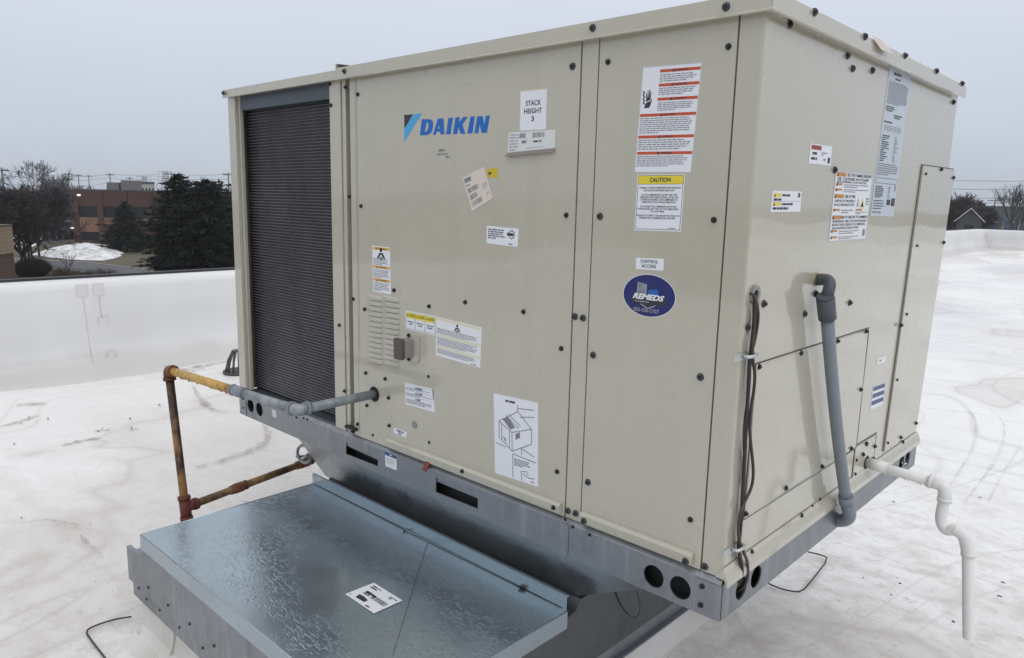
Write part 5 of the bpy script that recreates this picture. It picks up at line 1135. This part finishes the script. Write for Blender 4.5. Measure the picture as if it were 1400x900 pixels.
def bush(p, w, h, label, seed, m='twig_brown', n=900, r=.018, name='bush'):
    rg = random.Random(seed); t = thing(name, p, label, 'bush'); mb = MB()
    for i in range(n):
        a = rg.uniform(0, 6.28); e = rg.random()**.6; b0 = Vector((p[0]+cos(a)*w*.3*e, p[1]+sin(a)*w*.3*e, p[2]))
        tp = Vector((p[0]+cos(a)*w*.5*e, p[1]+sin(a)*w*.5*e, p[2]+h*sqrt(max(0.05, 1-e*e*.75))*rg.uniform(.6, 1.05)))
        mid = (b0+tp)*.5+Vector((rg.gauss(0, .12), rg.gauss(0, .12), 0)); mb.tube([b0, mid, tp], [r, r*.8, r*.5], m, 3, False)
        for k in range(2):
            s = mid.lerp(tp, rg.random()); mb.tube([s, s+Vector((rg.gauss(0, .25), rg.gauss(0, .25), rg.uniform(.0, .4)))], [r*.7, r*.4], m, 3, False)
    mb.obj('branches', t, False)
bush((*(-92.7444, 22.2168), GZ), 4.0, 2.0, 'rounded dark brown clipped bush beside the block building', 61, n=1600, r=.022)
q = [(-86.4847, 23.2776), (-83.6875, 23.5758), (-82.2698, 24.3919), (-83.0023, 25.7528), (-81.6502, 26.4538)]
for i, (a, b) in enumerate(q):
    bush((a, b, GZ), 2.6, 1.5, ('scrubby brown shrub, first from the clipped bush along the parapet', 'scrubby brown shrub under the sapling', 'scrubby brown shrub midway along the parapet', 'scrubby brown shrub, second from the right end of its row', 'scrubby brown shrub at the right end of its row')[i], 70+i, n=130, r=.016, name='shrub')
bare_tree('sapling', (*(-83.8489, 23.3478), GZ), 3.6, 'thin bare sapling rising from the shrubs behind the parapet', 81, m='twig', depth=4, spread=.35, rmin=.012, trunk=.35, wide=.8, kids=(1, 3))
# a parked van, mostly behind the twigs
vq = Vector((*(-155.0598, 36.7147), GZ)); VN = thing('parked_van', vq, 'white box van parked at the far left behind bare twigs', 'van')
vd = (Vector((-154.5279, 37.8537))-Vector((-155.5881, 35.5833))).normalized(); vn = Vector((-vd.y, vd.x))
def vbox(u0, u1, w0, w1, z0, z1, m, name, par=VN):
    mb = MB(); c = [(vq.x+vd.x*u+vn.x*w, vq.y+vd.y*u+vn.y*w) for u, w in ((u0, w0), (u1, w0), (u1, w1), (u0, w1))]
    mb.add([(a, b, GZ+z0) for a, b in c] + [(a, b, GZ+z1) for a, b in c], [(0, 3, 2, 1), (4, 5, 6, 7), (0, 1, 5, 4), (1, 2, 6, 5), (2, 3, 7, 6), (3, 0, 4, 7)], m); return mb.obj(name, par)
vbox(-2.6, .9, -1.05, 1.05, .6, 3.0, 'van_white', 'box_body'); vbox(.95, 2.0, -.95, .95, .5, 2.1, 'van_white', 'cab'); vbox(2.0, 2.9, -.92, .92, .5, 1.25, 'van_white', 'bonnet'); vbox(2.001, 2.05, -.8, .8, 1.3, 2.0, 'window_glass', 'windscreen')
for u in (-1.7, 2.1):
    for w in (-.95, .95):
        mb = MB(); c = Vector((vq.x+vd.x*u+vn.x*w, vq.y+vd.y*u+vn.y*w, GZ+.42)); n3 = Vector((vn.x, vn.y, 0)); mb.tube([c-n3*.13, c+n3*.13], .42, 'tyre', 14); mb.obj('wheel', VN)
# --- poles and wires
def pole(p, ztop, label, arms=1, r=.16, name='utility_pole', aw=1.3, ang=.7):
    t = thing(name, (p[0], p[1], GZ), label, 'pole', 'utility poles along the skyline'); mb = MB(); mb.tube([(p[0], p[1], GZ-.3), (p[0], p[1], ztop)], [r, r*.7], 'wood_pole', 8); mb.obj('shaft', t)
    for k in range(arms):
        z = ztop-.5-1.3*k; dx, dy = cos(ang)*aw, sin(ang)*aw
        mb = MB(); mb.box((-aw, -.09, -.09), (aw, .09, .09), 'wood_pole'); me = mb.data('cross_arm'); o = place('cross_arm', me, t, (p[0], p[1], z), (0, 0, ang))
        for s in (-.85, -.45, .45, .85): 
            mb = MB(); mb.tube([(0, 0, 0), (0, 0, .28)], .06, 'steel_lattice', 6); place('insulator', mb.data('insulator'), t, (p[0]+dx*s, p[1]+dy*s, z+.09))
    return t
PX = [(2, 229, 150), (93, 236, 230), (107, 238, 260), (121, 239, 280), (150, 237, 250), (177, 242, 290), (234, 236, 240), (312, 236, 180)]
PP = [(-143.3960, 31.6430, 4.3137), (-217.8287, 63.1682, 5.4050), (-245.8787, 74.0847, 5.6603), (-264.1755, 82.6140, 5.8962), (-233.8785, 78.7533, 5.9687), (-269.8234, 97.1306, 5.7629), (-218.9013, 90.2084, 6.5207), (-158.6959, 77.8269, 5.5107)]
PLAB = ('utility pole at the far left edge above the bare trees', 'utility pole above the grey building, left of a close pair', 'utility pole in the middle above the left corner of the brick building', 'utility pole just right of the corner of the brick building', 'tall utility pole above the second bay of the brick building', 'short utility pole above the small pine', 'utility pole with a wide cross arm beside the far lattice tower', 'utility pole next to the top left corner of the unit')
for (px, py, d), q, lb in zip(PX, PP, PLAB): pole(q, q[2], lb, 2 if px in (93, 234) else 1, .17, aw=2.0 if px == 234 else 1.2)
def lattice(p, ztop, w, label):
    t = thing('lattice_tower', (p[0], p[1], GZ), label, 'pylon', 'lattice towers on the skyline'); mb = MB(); H = ztop-GZ
    for sx_, sy_ in ((1, 1), (1, -1), (-1, 1), (-1, -1)):
        mb2 = MB(); mb2.tube([(p[0]+sx_*w, p[1]+sy_*w, GZ), (p[0]+sx_*w*.3, p[1]+sy_*w*.3, ztop)], .13, 'steel_lattice', 5); mb2.obj('leg', t)
    n = 9
    for k in range(n):
        f0, f1 = k/n, (k+1)/n; w0, w1 = w*(1-.7*f0), w*(1-.7*f1)
        for (a, b) in (((-1, -1), (1, -1)), ((1, -1), (1, 1)), ((1, 1), (-1, 1)), ((-1, 1), (-1, -1))):
            mb.tube([(p[0]+a[0]*w0, p[1]+a[1]*w0, GZ+H*f0), (p[0]+b[0]*w1, p[1]+b[1]*w1, GZ+H*f1)], .07, 'steel_lattice', 4, False)
    mb.obj('bracing', t)['kind'] = 'stuff'
    for z in (.98, .88, .78):
        mb = MB(); mb.tube([(p[0]-2.8, p[1]-2, GZ+H*z), (p[0]+2.8, p[1]+2, GZ+H*z)], .10, 'steel_lattice', 5); mb.obj('cross_arm', t)
q = (-302.8683, 122.6536, 9.1165); lattice(q, q[2], 2.0, 'pale lattice tower on the skyline above the small pine')
q = (-333.7145, 126.1669, 7.4233); lattice(q, q[2], 1.8, 'fainter lattice tower further left on the skyline')
def wires(pa, pb, heights, label, sag=.8, r=.035):
    t = thing('power_line', ((pa[0]+pb[0])/2, (pa[1]+pb[1])/2, GZ), label, 'power line')
    for dz in heights:
        mb = MB(); a = Vector((pa[0], pa[1], pa[2]+dz)); b = Vector((pb[0], pb[1], pb[2]+dz))
        mb.tube([a.lerp(b, k/14) - Vector((0, 0, sag*4*(k/14)*(1-k/14))) for k in range(15)], r, 'wire', 4, False); mb.obj('wire', t)
wires(PP[0], PP[4], (-.3, -1.2, -2.6), 'thin power lines strung between the skyline poles at the left', .9); wires(PP[4], PP[6], (-.3, -1.5), 'thin power lines strung above the brick building', .4); wires(PP[6], PP[7], (-.3, -1.4), 'thin power lines running to the unit corner', .4)
# --- beyond the far parapet at the right
HS = Vector((-36.5065, 184.4243, -1.0456)); hb = thing('house', (HS.x, HS.y, GZ), 'small grey gabled house with snow on its roof among bare trees', 'house')
hd = Vector((HS.x-2.9, HS.y+1.44)).normalized(); hr = Vector((hd.y, -hd.x))
def hpt(u, v, z): return (HS.x+hr.x*u+hd.x*v, HS.y+hr.y*u+hd.y*v, z)
zE, zK = .916-(299.5-287.4)/1016.7*190, .916-(286-287.4)/1016.7*190
mb = MB(); w_ = 2.35
mb.add([hpt(-w_, 0, GZ), hpt(w_, 0, GZ), hpt(w_, 0, zE), hpt(0, 0, zK-.15), hpt(-w_, 0, zE), hpt(-w_, 9, GZ), hpt(w_, 9, GZ), hpt(w_, 9, zE), hpt(0, 9, zK-.15), hpt(-w_, 9, zE)], [(0, 1, 2, 3, 4), (5, 6, 7, 8, 9), (0, 4, 9, 5), (1, 6, 7, 2)], 'grey_cladding_dark'); mb.obj('wall', hb)
mb = MB()
for s in (-1, 1):
    a0, a1 = hpt(s*(w_+.5), -.5, zE-.35), hpt(0, -.5, zK); b0, b1 = hpt(s*(w_+.5), 9.5, zE-.35), hpt(0, 9.5, zK)
    mb.add([a0, a1, b1, b0] + [(q[0], q[1], q[2]+.22) for q in (a0, a1, b1, b0)], [(0, 1, 2, 3), (4, 5, 6, 7), (0, 1, 5, 4), (2, 3, 7, 6), (0, 3, 7, 4), (1, 2, 6, 5)], 'snow')
mb.obj('roof', hb)
mb = MB(); mb.add([hpt(-.9, -.06, zE-2.2), hpt(.9, -.06, zE-2.2), hpt(.9, -.06, zE-.9), hpt(-.9, -.06, zE-.9)], [(0, 1, 2, 3)], 'window_glass'); mb.obj('window', hb)
wA, wB = Vector((-54.8473, 282.7481, -1.9990)[:2]), Vector((-30.9487, 296.6410, -1.2456)[:2])
wz = lambda y, d=292: .916-(y-288.3)/1016.7*d
WB = thing('warehouse', (wA.x, wA.y, GZ), 'long slate blue warehouse with blue dock doors and lit lamps behind the far parapet', 'building')
mb = MB(); wall_quad(wA, wB, GZ-.2, wz(284), 'slate_cladding', mb, 30); mb.obj('wall', WB)
mb = MB(); wall_quad(wA, wB, wz(284)+.002, wz(283.2), 'grey_cladding', mb, 30.2, .2); mb.obj('roof_edge', WB)
wd_ = (wB-wA).normalized()
def wq(px): return wA+wd_*((px-1338)/132*(wB-wA).length)
for p0, p1 in ((1350.5, 1366), (1375.5, 1391.5), (1401, 1416)):
    mb = MB(); wall_quad(wq(p0), wq(p1), GZ, wz(300), 'dock_door', mb, .2, .08); dr = mb.obj('dock_door', WB)
    mb = MB(); wall_quad(wq(p0), wq(p1), wz(306.3), wz(305.7), 'slate_cladding', mb, .1, .12); mb.obj('door_rib', dr)
for p0 in (1361, 1386.5):
    mb = MB(); wall_quad(wq(p0-.8), wq(p0+.8), wz(301.6), wz(300.2), 'lit_lamp', mb, .3, 1.2); mb.obj('wall_lamp', WB)
for p0, p1 in ((1344, 1349.5), (1367, 1374.5), (1392.5, 1400)):
    mb = MB(); wall_quad(wq(p0), wq(p1), GZ, wz(301), 'grey_cladding', mb, .2, .05); mb.obj('pale_panel', WB)
snow_pile([tuple(v) for v in (Vector((-44.6080, 256.2127, -4.9648)[:2]), Vector((-34.5581, 257.8648, -4.5456)[:2]), Vector((-37.1836, 275.6724, -4.4793)[:2]), Vector((-47.5443, 273.9745, -4.9003)[:2]))], 'long snow bank in front of the warehouse doors', 1.3, 8)
for i, (q, h, lb) in enumerate((((-42.4805, 193.3390, 1.2147), 15.0, 'dark bare tree closest to the right edge of the unit'), ((-43.4701, 208.4956, 1.2981), 13.8, 'dark bare tree just left of the gabled house roof'), ((-42.9731, 218.8298, 1.3826), 12.6, 'dark bare tree right behind the gabled house'), ((-45.9426, 197.6518, 1.1633), 14.6, 'dark bare tree mostly hidden behind the right edge of the unit'))):
    bare_tree('bare_tree', (q[0], q[1], GZ), h, lb, 90+i, 'bare trees round the gabled house', 'twig', 7, 2, .5, .045, .2, 1.3)
for i, (q, h, lb) in enumerate((((-39.3738, 244.9560, 1.0524), 16.5, 'tall upright bare tree above the warehouse roof'), ((-38.6809, 253.1834, 1.1109), 16.0, 'upright bare tree at the right edge of the photo'))):
    bare_tree('bare_tree', (q[0], q[1], GZ), h, lb, 97+i, 'bare trees above the warehouse', 'twig', 5, 2, .30, .034, .42, .7, .25, (2, 3))
q = [(-41.7211, 234.3714, 4.0353), (-41.5870, 244.5660, 4.4012), (-39.3056, 250.0391, 4.9302), (-59.2974, 225.1748, 5.5996), (-26.9162, 256.8413, 3.0273)]
for k, lb in enumerate(('utility pole above the first blue dock door', 'utility pole with a wide cross arm above the warehouse', 'utility pole among the upright bare trees at the right')): pole(q[k], q[k][2], lb, 1, .2, aw=2.2, ang=-.5)
wr_ = [(-69.8255, 227.2706, 9.4548), (-25.3520, 236.8879, 8.9030), (-69.6015, 227.3417, 6.9993), (-25.1092, 236.9166, 6.8945), (-69.3768, 227.4128, 4.5363), (-24.8436, 236.9477, 4.6986), (-69.2454, 227.4543, 3.0962), (-24.7106, 236.9631, 3.5988)]
for k, lb in enumerate(('topmost long power line across the sky right of the unit', 'second power line from the top right of the unit', 'third power line from the top right of the unit', 'lowest power line, just over the bare trees at the right')): wires(wr_[2*k], wr_[2*k+1], (0,), lb, .5, .05)
# far woods on the horizon: one mass nobody could count
mb = MB(); rg = random.Random(5)
arc = [(-413.7403, 51.4988, -0.1936), (-412.6317, 109.1258, 0.9512), (-395.0627, 132.7886, 0.9556), (-355.1876, 176.7888, 1.2419), (-285.3906, 303.9803, 1.4779), (-100.7532, 415.8754, 1.0456), (-43.3308, 426.0643, 0.8604)]
for a, b in zip(arc, arc[1:]):
    ln = (Vector(b)-Vector(a)).length
    for i in range(int(ln*16)):
        p = Vector(a).lerp(Vector(b), rg.random()); dr = Vector((p.x, p.y)).normalized()*rg.uniform(0, 60)
        h = rg.uniform(7.5, 13.0)*(.85+.25*sin(p.x*.05+p.y*.08)); w = rg.uniform(.25, 1.0); x, y = p.x+dr.x, p.y+dr.y
        z0 = GZ+h*rg.uniform(.15, .75); ax_ = rg.uniform(0, 3.14); dx, dy = cos(ax_)*w, sin(ax_)*w; lean = rg.uniform(-1.5, 1.5)
        mb.poly([(x-dx*.4, y-dy*.4, z0-2.5), (x+dx*.4, y+dy*.4, z0-2.5), (x+dx+lean*dx, y+dy+lean*dy, z0+rg.uniform(1, 3)), (x+lean*dx, y+lean*dy, min(GZ+h, z0+4))], 'twig_grey')
o = mb.obj('far_woods', recalc=False); tagit(o, kind='stuff')

# ================================================================ damp winter air
import os
mh = bpy.data.materials.new('damp_air'); mh.use_nodes = True; t = mh.node_tree; t.nodes.clear()
pv = N(t, 'ShaderNodeVolumePrincipled'); pv.inputs['Color'].default_value = (.93, .95, 1, 1); pv.inputs['Density'].default_value = .0003; pv.inputs['Anisotropy'].default_value = .2
t.links.new(pv.outputs[0], N(t, 'ShaderNodeOutputMaterial').inputs['Volume']); MATS['damp_air'] = mh
mb = MB(); mb.box((-700, -300, GZ-1), (700, 800, 14), 'damp_air'); o = mb.obj('haze'); tagit(o, kind='stuff')
